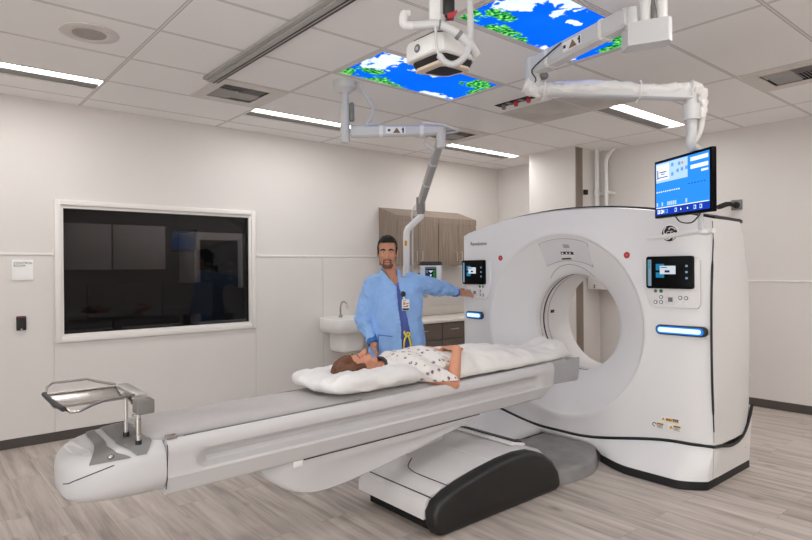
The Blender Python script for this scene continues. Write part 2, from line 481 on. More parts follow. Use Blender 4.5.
def remesh(bm, vox, smooth=3, fac=.5):
    """fuse overlapping closed shapes into one continuous surface; returns a bmesh"""
    me = bpy.data.meshes.new('rm'); bmesh.ops.recalc_face_normals(bm, faces=bm.faces); bm.to_mesh(me); bm.free()
    o = bpy.data.objects.new('rm', me); COL.objects.link(o)
    md = o.modifiers.new('r', 'REMESH'); md.mode = 'VOXEL'; md.voxel_size = vox
    if smooth:
        sm = o.modifiers.new('s', 'SMOOTH'); sm.iterations = smooth; sm.factor = fac
    dg = bpy.context.evaluated_depsgraph_get(); ev = o.evaluated_get(dg)
    m2 = bpy.data.meshes.new_from_object(ev, depsgraph=dg)
    bpy.data.objects.remove(o); bpy.data.meshes.remove(me)
    b = bmesh.new(); b.from_mesh(m2); bpy.data.meshes.remove(m2)
    return b

def wrinkle(bm, amp, sc, stretch=(1, 1, 1), seed=0, where=None):
    bm.normal_update()
    mv = []
    for v in bm.verts:
        k = where(v.co) if where else 1
        if k <= 0: continue
        q = V((v.co.x * stretch[0], v.co.y * stretch[1], v.co.z * stretch[2])) * sc + V((seed, seed * 1.7, 0))
        t = noise.noise(q) * .65 + noise.noise(q * 2.1) * .35
        mv.append((v, v.normal * (t * amp * k)))
    for v, d in mv: v.co += d

def sstep(a, b, x):
    t = min(1, max(0, (x - a) / (b - a))); return t * t * (3 - 2 * t)
def lerp(a, b, t): return a + (b - a) * t
def interp(x, pts):
    if x <= pts[0][0]: return pts[0][1]
    for (x0, y0), (x1, y1) in zip(pts, pts[1:]):
        if x <= x1: return lerp(y0, y1, (x - x0) / (x1 - x0))
    return pts[-1][1]
def cosi(x, pts):
    if x <= pts[0][0]: return pts[0][1]
    for (x0, y0), (x1, y1) in zip(pts, pts[1:]):
        if x <= x1:
            t = (x - x0) / (x1 - x0); return lerp(y0, y1, t * t * (3 - 2 * t))
    return pts[-1][1]

# ================================================================== CAMERA
YAW, PIT, ROL, FPX = .8691, -.0035, -.0077, 592.79
cam = bpy.data.cameras.new('camera'); co = bpy.data.objects.new('camera', cam); COL.objects.link(co)
cam.sensor_width = 36; cam.sensor_fit = 'HORIZONTAL'; cam.lens = FPX / 812 * 36; cam.clip_start = .02
def camdir(x, y):
    c, s = math.cos(ROL), math.sin(ROL); x, y = c * x - s * y, s * x + c * y
    c, s = math.cos(PIT), math.sin(PIT); y, z = c * y + s, -s * y + c
    return V((z * math.cos(YAW) + x * math.sin(YAW), z * math.sin(YAW) - x * math.cos(YAW), y))
f0 = camdir(0, 0); r0 = camdir(1, 0) - f0; u0 = camdir(0, 1) - f0
mw = Matrix((r0, u0, -f0)).transposed().to_4x4(); mw.translation = V((0, 0, EYE))
co.matrix_world = mw
SC.camera = co

wd = bpy.data.worlds.new('soft_fill'); SC.world = wd; wd.use_nodes = True  # even world light added as soft fill from behind the camera
wd.node_tree.nodes['Background'].inputs[0].default_value = (.97, .985, 1.0, 1); wd.node_tree.nodes['Background'].inputs[1].default_value = 2.0
# ================================================================== ROOM SHELL
# openings in the ceiling: fixtures 1.22 x .29, vents and sky panels
FIX = [(-.053, 4.872), (2.389, 4.872), (4.831, 4.872), (4.831, 2.745), (-.053, 2.745), (2.389, .61), (-.053, .61), (4.831, .61), (2.389, -1.22), (-.053, -1.22), (4.831, -1.53)]  # last entry is added to brighten the scanner side and right wall
FW, FD = 2 * T, .295
holes = [(x, x + FW, y, y + FD) for x, y in FIX]
SKY = [(GX + 2 * T, GY - 3 * T), (GX + 2 * T, GY - 5 * T)]   # lower-left corner minus one tile
holes += [(x + .012, x + 2 * T - .012, y + .012, y + T - .012) for x, y in SKY]
VENT = [(GX + T, GY - T), (GX + 6 * T, GY - 6 * T), (GX + 5 * T, GY - T)]
holes += [(x + .10, x + T - .10, y + .10, y + T - .10) for x, y in VENT]
xs = sorted({XL, XW} | {round(h[i], 5) for h in holes for i in (0, 1)})
ys = sorted({YF, YW} | {round(h[i], 5) for h in holes for i in (2, 3)})
bm = bmesh.new(); vv = {}
def gv(x, y):
    k = (x, y)
    if k not in vv: vv[k] = bm.verts.new((x, y, H))
    return vv[k]
for a, b in zip(xs, xs[1:]):
    for c, d in zip(ys, ys[1:]):
        mx, my = (a + b) / 2, (c + d) / 2
        if any(h[0] < mx < h[1] and h[2] < my < h[3] for h in holes): continue
        bm.faces.new((gv(a, c), gv(a, d), gv(b, d), gv(b, c)))
struct('ceiling', bm, 'ceiling')
bm = bmesh.new(); box(bm, XL - .2, XW + .2, YF - .2, YW + .2, H + .35, H + .4); struct('roof', bm, 'void')
bm = bmesh.new(); box(bm, XL - .1, XW + .1, YF - .1, YW + 4, -.08, 0); struct('floor', bm, 'floor')
# walls; the window wall has the opening
WX0, WX1, WZ0, WZ1 = 1.005, 2.75, .875, 1.995
bm = bmesh.new()
for a in ((XL - .1, WX0, 0, H + .35), (WX1, XW + .1, 0, H + .35), (WX0, WX1, 0, WZ0), (WX0, WX1, WZ1, H + .35)):
    box(bm, a[0], a[1], YW, YW + .14, a[2], a[3])
struct('wall_back', bm, 'wall')
bm = bmesh.new(); box(bm, XW, XW + .12, YF - .1, YW, 0, H + .35); struct('wall_right', bm, 'wall')
# unseen walls stop short on the left to let the added fill light in
bm = bmesh.new(); box(bm, -1.3, XW + .1, YF - .12, YF, 0, H + .35); struct('wall_front', bm, 'wall')
bm = bmesh.new(); box(bm, XL - .12, XL, 2.3, YW, 0, H + .35); struct('wall_left', bm, 'wall')
# column beside the back right corner
bm = bmesh.new(); box(bm, 6.105, XW, 4.09, 4.77, 0, H, .004, 1); struct('wall_column', bm, 'wall')
bm = bmesh.new(); box(bm, 6.112, 6.245, 4.079, 4.09, 0, H - .002); struct('trim_1', bm, 'guard')
# baseboards
bm = bmesh.new(); box(bm, XL, XW, YW - .012, YW, 0, .078, .003, 1); struct('baseboard_back', bm, 'darkbase')
bm = bmesh.new(); box(bm, XW - .012, XW, YF, 4.06, 0, .086, .003, 1); box(bm, XW - .012, XW, 4.77, YW - .012, 0, .086, .003, 1); struct('baseboard_right', bm, 'darkbase')
bm = bmesh.new(); box(bm, 6.093, 6.105, 4.05, 4.77, 0, .08); struct('baseboard_column', bm, 'darkbase')
# wall-protection sheets below the rails, in panels with fine joints
bm = bmesh.new()
for a, b in ((XL, .952), (.96, 2.788), (2.796, 3.612), (3.62, 4.395)):
    top = 1.572 if not (a > .9 and b < 2.8) else .822
    box(bm, a, b, YW - .006, YW, .078, top, .0015, 1)
struct('trim_2', bm, 'wainscot')
bm = bmesh.new()
for a, b in ((XL, .958), (2.80, 4.40)):
    box(bm, a, b, YW - .014, YW, 1.57, 1.59, .004, 2)
struct('trim_3', bm, 'whitetrim')
bm = bmesh.new(); box(bm, XW - .006, XW, YF, 4.06, .086, 1.272); struct('trim_4', bm, 'wainscot')
bm = bmesh.new(); box(bm, XW - .014, XW, YF, 4.06, 1.272, 1.29, .004, 2); struct('trim_5', bm, 'whitetrim')

# ------------------------------------------------------------------ viewing window
def quadframe(bm, x0, x1, z0, z1, w, y0, y1, bev=.004):
    box(bm, x0, x0 + w, y0, y1, z0, z1, bev); box(bm, x1 - w, x1, y0, y1, z0, z1, bev)
    box(bm, x0 + w, x1 - w, y0, y1, z1 - w, z1, bev); box(bm, x0 + w, x1 - w, y0, y1, z0, z0 + w, bev)
win = bpy.data.objects.new('window_1', None); COL.objects.link(win); win.location = (1.88, YW, .85); win['kind'] = 'structure'
win['label'] = 'wide dark control room viewing window in a white frame'
bm = bmesh.new(); quadframe(bm, .965, 2.79, .83, 2.045, .045, YW - .028, YW + .01); struct('window_frame', bm, 'whitetrim', win)
bm = bmesh.new(); quadframe(bm, 1.008, 2.748, .873, 1.998, .024, YW - .012, YW + .05, .002); struct('window_stop', bm, 'whitetrim', win)
bm = bmesh.new(); quadframe(bm, 1.03, 2.726, .894, 1.978, .006, YW + .012, YW + .04, .001); struct('window_gasket', bm, 'black', win)
bm = bmesh.new(); box(bm, 1.034, 2.722, YW + .02, YW + .026, .898, 1.974); struct('window_pane', bm, 'glass', win)

# ================================================================== CONTROL ROOM BEHIND THE GLASS (lit by an added panel)
CY1 = 8.9
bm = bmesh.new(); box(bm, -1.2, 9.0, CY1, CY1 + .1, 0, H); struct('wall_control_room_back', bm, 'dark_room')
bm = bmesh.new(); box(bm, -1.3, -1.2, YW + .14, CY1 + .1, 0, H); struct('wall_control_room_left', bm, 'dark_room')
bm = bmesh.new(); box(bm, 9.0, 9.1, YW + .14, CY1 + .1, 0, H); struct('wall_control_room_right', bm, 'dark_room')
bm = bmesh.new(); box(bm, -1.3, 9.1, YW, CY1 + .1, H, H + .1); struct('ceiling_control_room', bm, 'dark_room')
def simple(name, label, cat, m, fn, sharp=35):
    bm = bmesh.new(); fn(bm); return tag(obj(name, bm, m, None, sharp), label, cat)
t = thing('ceiling_light', 'added unseen fill light inside the dark control room', 'ceiling light', (3.2, 7.6, H))
bm = bmesh.new(); box(bm, 2.0, 4.4, 7.5, 7.7, H - .02, H - .001); obj('diffuser', bm, emis('control_room_fill', (255, 244, 235), 13.0), t)  # glowing panel added out of view to lift the dark control room
t = thing('desk', 'long grey operator desk just behind the dark viewing window', 'desk', (2.2, 6.4, 0))
bm = bmesh.new(); box(bm, .6, 4.2, 6.05, 6.75, .80, .84, .005); obj('desk_top', bm, 'plasticgrey', t)
for x in (.7, 2.4, 4.1):
    bm = bmesh.new(); box(bm, x - .03, x + .03, 6.1, 6.7, 0, .80, .004); obj('leg', bm, 'midgrey', t)
for x, l in ((1.62, 'left of the pair of dark monitors on the control room desk'), (2.32, 'right of the pair of dark monitors on the control room desk')):
    t = thing('desk_monitor', l, 'monitor', (x, 6.4, .84), 'monitors on the control room desk')
    bm = bmesh.new(); box(bm, x - .27, x + .27, 6.36, 6.40, .96, 1.30, .006); obj('screen_housing', bm, 'midgrey', t)
    bm = bmesh.new(); box(bm, x - .04, x + .04, 6.40, 6.43, .84, 1.15, .004); box(bm, x - .11, x + .11, 6.33, 6.5, .84, .852, .003); obj('stand', bm, 'midgrey', t)
t = thing('equipment_rack', 'tall dark equipment rack with a pale bezel seen through the window', 'equipment rack', (3.35, 8.3, 0))
bm = bmesh.new(); box(bm, 3.0, 3.7, 8.0, 8.6, 0, 1.95, .01); obj('rack_body', bm, 'plasticgrey', t)
bm = bmesh.new(); box(bm, 3.08, 3.62, 7.985, 8.0, .1, 1.85, .005); obj('rack_door', bm, 'black', t)
bm = bmesh.new()
for i in range(14):
    for j in range(2):
        bm = bmesh.new(); box(bm, 3.15 + j * .32, 3.22 + j * .32, 7.98, 7.987, .2 + i * .1, .24 + i * .1); obj('rack_module', bm, 'btn', t)
simple('wall_cabinet', 'pale wall cabinet on the far wall of the control room', 'cabinet', 'plasticgrey', lambda b: (box(b, 1.35, 2.1, 8.55, CY1, 1.45, 2.05, .004), box(b, 2.12, 2.8, 8.55, CY1, 1.45, 2.05, .004)))
t = thing('office_chair', 'black office chair at the desk behind the viewing window', 'chair', (3.2, 7.1, 0))
bm = bmesh.new(); box(bm, 2.97, 3.43, 6.9, 7.35, .45, .53, .03); obj('seat', bm, 'black', t)
bm = bmesh.new(); box(bm, 2.98, 3.42, 7.34, 7.40, .62, 1.2, .025); obj('backrest', bm, 'black', t)
bm = bmesh.new(); tube(bm, [(3.2, 7.12, .02), (3.2, 7.12, .46)], .03)
tube(bm, [(3.2, 7.33, .5), (3.2, 7.37, .7)], .02)
for k in range(5): tube(bm, [(3.2, 7.12, .09), (3.2 + .28 * math.cos(k * 1.257), 7.12 + .28 * math.sin(k * 1.257), .03)], .02)
obj('base', bm, 'midgrey', t)

# ================================================================== CEILING FIXTURES
def troffer(x, y, label):
    t = thing('ceiling_light', label, 'ceiling light', (x, y, H), 'recessed fluorescent ceiling lights')
    d = .075
    bm = bmesh.new()   # housing: sloped reflector on the far side
    prof = [(0.004, .001), (.012, d), (.15, d), (FD - .012, .03), (FD - .004, .001)]
    A = [bm.verts.new((x + .004, y + q[0], H + q[1])) for q in prof]; B = [bm.verts.new((x + FW - .004, y + q[0], H + q[1])) for q in prof]
    bridge(bm, A, B, False); bm.faces.new(A); bm.faces.new(B[::-1])
    obj('reflector', bm, 'reflector', t)
    bm = bmesh.new(); box(bm, x + .02, x + FW - .02, y + .02, y + .15, H + .012, H + .03, .006); obj('diffuser', bm, 'lamp', t)
    bm = bmesh.new()
    for a in ((x, x + FW, y, y + .012), (x, x + FW, y + FD - .012, y + FD), (x, x + .012, y, y + FD), (x + FW - .012, x + FW, y, y + FD)): box(bm, a[0], a[1], a[2], a[3], H - .004, H + .004)
    obj('frame', bm, 'vent', t)
    bm = bmesh.new(); box(bm, x + .01, x + FW - .01, y + .16, y + .291, H + .006, H + .012); obj('louver', bm, 'armdark', t)
    return t
LB = ['recessed light strip at the far left above the control room sign', 'recessed light strip behind the ceiling arm pole near the window wall',
      'recessed light strip in the far corner above the wood wall cabinets', 'recessed light strip above the scanner near the right wall',
      'recessed light strip out of frame left of the speaker', 'recessed light strip overhead near the middle of the room', 'recessed light strip overhead left of the camera',
      'recessed light strip overhead right of the camera', 'recessed light strip behind the camera', 'recessed light strip at the back left behind the camera', 'added fill light strip, unseen at the back right behind the camera']
tr0 = troffer(FIX[0][0], FIX[0][1], LB[0])
for (x, y), l in list(zip(FIX, LB))[1:]:
    dup(tr0, (x, y, H), l)

def vent(x, y, label):
    t = thing('air_vent', label, 'vent', (x, y, H), 'square ceiling air vents')
    bm = bmesh.new()
    a0, a1 = .012, T - .012; i0, i1 = .115, T - .115
    for q in ((a0, a1, a0, i0), (a0, a1, i1, a1), (a0, i0, i0, i1), (i1, a1, i0, i1)): box(bm, x + q[0], x + q[1], y + q[2], y + q[3], H - .006, H + .002, .002, 1)
    obj('frame', bm, 'vent', t)
    bm = bmesh.new(); box(bm, x + .1, x + T - .1, y + .1, y + T - .1, H + .05, H + .09); obj('duct', bm, 'ink', t)
    # four-way blades
    bm = bmesh.new(); n = 8; mid = (i0 + i1) / 2
    for k in range(n):
        s = i0 + (mid - i0) * (k + .2) / n
        # left half: blades along Y; right half: blades along Y mirrored
        obox(bm, V((x + s + .006, y + mid - .09, H + .012)), V((.8, 0, .6)), V((0, 1, 0)), V((-.6, 0, .8)), .011, .088, .0012)
        obox(bm, V((x + i0 + i1 - s - .006, y + mid + .09, H + .012)), V((.8, 0, -.6)), V((0, 1, 0)), V((.6, 0, .8)), .011, .088, .0012)
        obox(bm, V((x + mid + .093, y + i0 + (mid - i0) * (k + .5) / n, H + .012)), V((1, 0, 0)), V((0, .8, .6)), V((0, -.6, .8)), .09, .011, .0012)
        obox(bm, V((x + mid - .093, y + i0 + i1 - i0 - (mid - i0) * (k + .5) / n, H + .012)), V((1, 0, 0)), V((0, .8, -.6)), V((0, .6, .8)), .09, .011, .0012)
    obj('louver', bm, 'ventgrey', t)
    return t
v0 = vent(*VENT[0], 'square white air vent at the end of the ceiling rail')
dup(v0, (*VENT[1], H), 'square white air vent at the right edge above the right wall')
dup(v0, (*VENT[2], H), 'square white air vent half hidden behind the articulated ceiling arm')

# lit sky pictures
for (x, y), mk, l in ((SKY[0], 'sky', 'lit sky and treetops ceiling picture behind the hanging camera'), (SKY[1], 'sky2', 'lit sky and treetops ceiling picture above the monitor arm')):
    c = V((x + T, y + T / 2, H))
    t = thing('sky_panel', l, 'light panel', c, 'backlit sky ceiling panels')
    bm = bmesh.new()
    for q in ((-T + .01, T - .01, -T / 2 + .01, -T / 2 + .034), (-T + .01, T - .01, T / 2 - .034, T / 2 - .01), (-T + .01, -T + .034, -T / 2 + .034, T / 2 - .034), (T - .034, T - .01, -T / 2 + .034, T / 2 - .034)):
        box(bm, c.x + q[0], c.x + q[1], c.y + q[2], c.y + q[3], H - .005, H + .012, .002, 1)
    obj('frame', bm, 'vent', t)
    bm = bmesh.new(); box(bm, c.x - T + .03, c.x + T - .03, c.y - T / 2 + .03, c.y + T / 2 - .03, H + .004, H + .012); obj('picture', bm, mk, t)

# grey return-air tiles
for (x, y), l in (((GX + 5 * T, GY - 3 * T), 'grey perforated ceiling tile beside the dark outlet strip'), ((GX + 5 * T, GY - 4 * T), 'grey perforated ceiling tile behind the sleeved monitor arm')):
    bm = bmesh.new(); box(bm, x + .014, x + T - .004, y + .014, y + T - .014, H - .004, H + .004, .002, 1)
    tag(obj('ceiling_tile', bm, 'perf', at=(x, y, H)), l, 'ceiling tile', 'grey perforated ceiling tiles')

# speaker
t = thing('ceiling_speaker', 'round white ceiling speaker with grey mesh grille', 'speaker', (.861, 3.955, H))
bm = bmesh.new(); c = V((.861, 3.955, 0))
R = [ringverts(bm, c + V((0, 0, z)), V((1, 0, 0)), V((0, -1, 0)), r, r, 40) for r, z in ((.163, H - .0005), (.162, H - .006), (.15, H - .009), (.1, H - .012), (.093, H - .008))]
for a, b in zip(R, R[1:]): bridge(bm, a, b)
obj('rim', bm, 'vent', t)
bm = bmesh.new(); R = [ringverts(bm, c + V((0, 0, z)), V((1, 0, 0)), V((0, -1, 0)), r, r, 40) for r, z in ((.094, H - .008), (.05, H - .010), (.012, H - .0105))]
for a, b in zip(R, R[1:]): bridge(bm, a, b)
bm.faces.new(R[-1]); obj('grille', bm, mat('speaker_mesh', (164, 159, 155), .6, var=.3, scale=160), t)
bm = bmesh.new()
for k in range(4):
    a = k * PI / 2 + .6; bm = bmesh.new(); ell(bm, (c.x + .13 * math.cos(a), c.y + .13 * math.sin(a), H - .0105), .004, .004, .002, 8); obj('screw', bm, 'ventgrey', t)
bm = bmesh.new(); ell(bm, (c.x, c.y, H - .011), .010, .010, .006, 10); obj('centre_cap', bm, 'ventgrey', t)

# dark outlet strip with three plugs
t = thing('ceiling_outlet_strip', 'dark slotted ceiling outlet strip with red plugs', 'outlet', (4.03, 3.29, H))
bm = bmesh.new(); box(bm, 3.985, 4.075, 3.08, 3.49, H - .006, H + .002, .003, 1); obj('plate', bm, 'void', t)
bm = bmesh.new()
for y in (3.22, 3.35): box(bm, 3.99, 4.07, y - .02, y + .02, H - .012, H - .004, .002, 1)
obj('bracket', bm, 'midgrey', t)
for y, mk in ((3.15, 'red'), (3.285, 'red'), (3.42, 'armdark')):
    bm = bmesh.new(); tube(bm, [(4.03, y, H - .002), (4.03, y, H - .03), (4.03, y, H - .045)], [.02, .02, .013], 12); obj('plug', bm, mk, t)

# ceiling rail
t = thing('ceiling_track', 'long grey metal track along the ceiling ending at an air vent', 'track', (1.76, 2, H))
bm = bmesh.new(); box(bm, 1.70, 1.735, -1.5, 4.33, H - .022, H, .004); obj('side_cover', bm, 'ventgrey', t)
bm = bmesh.new(); box(bm, 1.735, 1.80, -1.5, 4.335, H - .030, H, .004); obj('rail', bm, 'ventgrey', t)
bm = bmesh.new(); box(bm, 1.775, 1.782, -1.5, 4.334, H - .032, H - .028); obj('slot', bm, 'void', t)
bm = bmesh.new(); box(bm, 1.80, 1.816, -1.5, 4.33, H - .028, H - .004, .002); obj('edge_strip', bm, 'black', t)

# ================================================================== SMALL WALL THINGS
t = thing('room_sign', 'small white sign reading CONTROL ROOM left of the viewing window', 'sign', (.735, YW, 1.45))
wp = Pl((.735, YW - .006, 1.45), (1, 0, 0), (0, 0, 1))
bm = bmesh.new(); wp.slab(bm, -.077, -.083, .077, .083, 0, .012, .003, .004); obj('plate', bm, 'paper', t)
textmesh('lettering', 'CONTROL\nROOM', .026, wp, -.062, .047, .0123, 'ink', t, sx=1.05)
t = thing('card_reader', 'small black card reader under the control room sign', 'card reader', (.723, YW, 1.01))
wp = Pl((.723, YW - .006, 1.013), (1, 0, 0), (0, 0, 1))
bm = bmesh.new(); wp.slab(bm, -.034, -.058, .034, .058, 0, .024, .006, .008); obj('housing', bm, 'black', t)
bm = bmesh.new(); wp.slab(bm, -.026, .047, .026, .053, .024, .0255, 0, .002); obj('indicator', bm, 'red', t)
bm = bmesh.new(); wp.slab(bm, -.008, -.05, .008, -.045, .024, .0255, 0, .002); obj('mark', bm, 'paper', t)

t = thing('wall_camera', 'small black camera on a square grey plate on the right wall', 'camera', (XW, 2.5, 2.07))
bm = bmesh.new(); box(bm, XW - .012, XW, 2.44, 2.545, 2.02, 2.125, .002); obj('mount_plate', bm, 'armdark', t)
bm = bmesh.new(); tube(bm, [(XW - .01, 2.495, 2.07), (XW - .05, 2.495, 2.07)], [.036, .03], 16); tube(bm, [(XW - .05, 2.495, 2.07), (XW - .09, 2.54, 2.075)], [.02, .018], 12); obj('bracket', bm, 'black', t)
bm = bmesh.new(); tube(bm, [(XW - .07, 2.52, 2.085), (XW - .10, 2.56, 2.078), (XW - .15, 2.60, 2.055), (XW - .17, 2.62, 2.046)], [.02, .027, .027, .022], 14); obj('camera_body', bm, 'black', t)

# two conduits on the right wall beside the column
for y, x, r, l in ((4.02, 6.46, .026, 'wider white vertical pipe nearest the corner column'), (3.895, 6.46, .022, 'thinner white vertical pipe bending near the ceiling')):
    t = thing('pipe', l, 'pipe', (x, y, 0), 'white pipes on the right wall')
    bm = bmesh.new()
    if r < .024: tube(bm, smoothpath([(x, y, 1.62), (x, y, 2.0), (x, y, 2.55), (x, y, 2.7), (x + .03, y - .03, 2.8), (x + .09, y - .07, H)], 5), r, 14)
    else: tube(bm, [(x, y, 1.62), (x, y, H)], r, 16)
    obj('conduit', bm, 'white', t)
    bm = bmesh.new(); tube(bm, [(x, y, 2.31), (x, y, 2.36)], r + .007, 16); box(bm, x, XW, y - .02, y + .02, 2.32, 2.35); obj('clamp', bm, 'white', t)
simple('junction_box', 'small black junction box between corner guard and pipes', 'box', 'black', lambda b: box(b, 6.27, 6.32, 4.05, 4.09, 2.31, 2.37, .004))
t = thing('utility_box', 'white wall box seen through the scanner bore', 'box', (6.3, 3.97, 1.2))
bm = bmesh.new(); box(bm, 6.30, XW, 3.78, 4.055, 1.17, 1.62, .006); obj('box_body', bm, 'white', t)
bm = bmesh.new()
for z in (1.215, 1.19): box(bm, 6.296, 6.30, 3.955, 3.972, z - .008, z + .008)
obj('latch', bm, 'ink', t)

# ================================================================== CABINETS, COUNTER, SINK
def handle(bm, a, b, off):
    a, b, off = V(a), V(b), V(off); tube(bm, [a, a + off, b + off, b], .006, 8)
CYF = 5.40
unit_lab = ['wood wall cabinet above the counter, left of the pair', 'wood wall cabinet beside the scanner, right of the pair']
for k, (x0, x1) in enumerate(((4.43, 5.098), (5.102, 5.79))):
    t = thing('wall_cabinet', unit_lab[k], 'cabinet', (x0, YW, 1.475), 'wood wall cabinets')
    bm = bmesh.new(); prism(bm, [(CYF + .02, 1.475), (YW, 1.475), (YW, 2.185), (CYF, 2.065), (CYF, 1.988), (CYF + .02, 1.988)], 'x', x0, x1)
    obj('carcass', bm, 'wood', t)
    ms = [x0 + .003, (x0 + x1) / 2 - .002, (x0 + x1) / 2 + .002, x1 - .003]
    for i in (0, 1):
        bm = bmesh.new(); box(bm, ms[2 * i], ms[2 * i + 1], CYF, CYF + .018, 1.47, 1.985, .002, 1); d = obj('door', bm, 'wood', t)
        hx = (x0 + x1) / 2 + (-.045 if i == 0 else .045)
        bm = bmesh.new(); handle(bm, (hx, CYF, 1.53), (hx, CYF, 1.64), (0, -.03, 0)); obj('handle', bm, 'steel', d)
CF = 5.15
for k, (x0, x1, l) in enumerate(((4.28, 4.915, 'dark wood drawer cabinet under the counter nearest the sink'), (4.919, 5.30, 'dark wood drawer cabinet, middle one under the white counter'), (5.304, 5.9, 'dark wood drawer cabinet under the counter end beside the scanner'))):
    t = thing('base_cabinet', l, 'cabinet', (x0, YW, 0), 'dark wood base cabinets')
    bm = bmesh.new(); box(bm, x0, x1, CF + .02, YW, .1, .785); box(bm, x0, x1, CF + .08, YW, 0, .1); obj('carcass', bm, 'wooddark', t)
    for z0, z1 in ((.585, .772), (.345, .579), (.11, .339)):
        bm = bmesh.new(); box(bm, x0 + .003, x1 - .003, CF, CF + .02, z0, z1, .002, 1); d = obj('drawer', bm, 'wooddark', t)
        bm = bmesh.new(); xc = (x0 + x1) / 2; handle(bm, (xc - .06, CF, (z0 + z1) / 2 + .02), (xc + .06, CF, (z0 + z1) / 2 + .02), (0, -.028, 0)); obj('handle', bm, 'steel', d)
t = thing('countertop', 'white counter with splashback under the wood wall cabinets', 'countertop', (5.1, 5.44, .785))
bm = bmesh.new(); box(bm, 4.26, 5.95, CF - .03, YW, .785, .82, .006); obj('worktop', bm, 'countertop', t)
bm = bmesh.new(); box(bm, 4.26, 5.95, YW - .02, YW, .82, .93, .004); obj('splashback', bm, 'countertop', t)
t = thing('wall_sink', 'white wall mounted sink with a shroud behind the standing man', 'sink', (3.78, 5.5, .57))
bm = bmesh.new()
rings = []
for z, s in ((.73, .82), (.75, .93), (.79, .99), (.85, 1.0), (.885, .985), (.892, .96), (.888, .90), (.83, .78), (.78, .6)):
    n = 36; r = []
    for i in range(n):
        a = 2 * PI * i / n; ca, sa = math.cos(a), math.sin(a)
        r.append(V((3.79 + .29 * s * math.copysign(abs(ca) ** .5, ca), 5.49 + .25 * (s if sa < 0 else 1) * math.copysign(abs(sa) ** .5, sa), z)))
    rings.append(r)
loft(bm, rings); obj('basin', bm, 'white', t)
bm = bmesh.new()
rings = []
for z, s in ((.50, .8), (.52, .95), (.56, 1), (.735, 1.0)):
    r = []
    for i in range(28):
        a = 2 * PI * i / 28; ca, sa = math.cos(a), math.sin(a)
        r.append(V((3.83 + .16 * s * math.copysign(abs(ca) ** .45, ca), 5.58 + .16 * (s if sa < 0 else 1) * math.copysign(abs(sa) ** .45, sa), z)))
    rings.append(r)
loft(bm, rings); obj('shroud', bm, 'white', t)
bm = bmesh.new(); tube(bm, smoothpath([(3.80, 5.66, .88), (3.80, 5.66, 1.0), (3.80, 5.62, 1.06), (3.80, 5.55, 1.05), (3.80, 5.53, .99)], 5), .011, 10); tube(bm, [(3.80, 5.66, .88), (3.80, 5.66, .91)], .024, 14); obj('faucet', bm, 'chrome', t)

# ================================================================== CT SCANNER (gantry)
GC = V((0, 2.80, .99)); GX0 = 3.95; GB = 4.68
t = thing('ct_scanner', 'large white ring-shaped CT scanner with two touch displays', 'CT scanner', (4.3, 2.80, 0)); gantry = t
Y0g, Y1g = 1.65, 3.87
def topz(y): return 1.893 - (y - 2.74) ** 2 / 8.1
def seamz(y):
    d = abs(y - 2.80); return .142 + .118 * sstep(.12, 1.0, d)
NT = 144
def outline(th, inset=0.):
    """distance from GC to the housing outline in direction th (0 = +Y, 90 = up)"""
    c, s = math.cos(th), math.sin(th); r = 3.0
    if c > 1e-6: r = min(r, (Y1g - inset - GC.y) / c)
    if c < -1e-6: r = min(r, (Y0g + inset - GC.y) / c)
    lo, hi = 0, r
    for _ in range(30):
        m = (lo + hi) / 2; y = GC.y + c * m; z = GC.z + s * m
        ok = z < topz(y) - inset and z > seamz(y) + inset * .3
        if ok: lo = m
        else: hi = m
    return lo
# angles concentrated so that corners are sampled exactly
ths = [2 * PI * i / NT for i in range(NT)]
corners = []
for y in (Y0g, Y1g):
    for z in (topz(y), seamz(y)): corners.append(math.atan2(z - GC.z, y - GC.y) % (2 * PI))
for a in corners:
    i = min(range(NT), key=lambda k: abs(ths[k] - a)); ths[i] = a
def facex(y, z):
    """front face bows back a little at the left and right ends"""
    d = abs(y - GC.y); return GX0 + .05 * sstep(.98, 1.16, d)
def gpt(x, th, r): return V((x, GC.y + r * math.cos(th), GC.z + r * math.sin(th)))
rows = []
for r, x in ((.47, GB + .02), (.45, GB + .03), (.42, GB + .01), (.402, GB - .03), (.40, GB - .08), (.40, 4.42), (.40, 4.24), (.392, 4.20), (.392, 4.185), (.40, 4.165), (.45, 4.118), (.55, 4.045), (.64, 3.992), (.685, 3.968), (.70, 3.958), (.706, 3.946), (.715, 3.9415), (.74, 3.943), (.765, 3.9495)):
    rows.append([gpt(x, a, r) for a in ths])
OUT = [outline(a) for a in ths]
for f in (.25, .5, .72, .86, .93, .97):
    rr = []
    for a, R in zip(ths, OUT):
        r = max(.78, lerp(.765, R, f)) if R > .8 else lerp(.765, R, f)
        r = min(r, R - .002)
        y = GC.y + r * math.cos(a); rr.append(gpt(facex(y, 0), a, r))
    rows.append(rr)
for ins, dx in ((.008, .0), (.003, .008), (.0, .02)):
    rr = []
    for a in ths:
        R = outline(a, ins); y = GC.y + R * math.cos(a); rr.append(gpt(facex(y, 0) + dx, a, R))
    rows.append(rr)
def xr(z): return cosi(z, [(.3, 4.60), (.47, 4.645), (.9, 4.665), (1.26, 4.655), (1.62, 4.575), (1.75, 4.50), (1.9, 4.52)])
for x, k in ((4.20, 0), (4.40, 0), (4.60, .006), (4.64, .02), (4.665, .07)):
    rows.append([gpt(x + (xr(GC.z + R * math.sin(a)) - 4.65 if x > 4.3 else 0), a, R - k) for a, R in zip(ths, OUT)])
rows.append([gpt(GB + .0, a, lerp(.56, OUT[i] - .1, .5) if OUT[i] > .8 else .58) for i, a in enumerate(ths)])
rows.append([gpt(GB + .02, a, .50) for a in ths])
bm = bmesh.new(); RV = [[bm.verts.new(p) for p in r] for r in rows]
for a, b in zip(RV, RV[1:] + RV[:1]): bridge(bm, a, b)
hous = obj('housing', bm, 'plastic', t, 40, recalc=True)

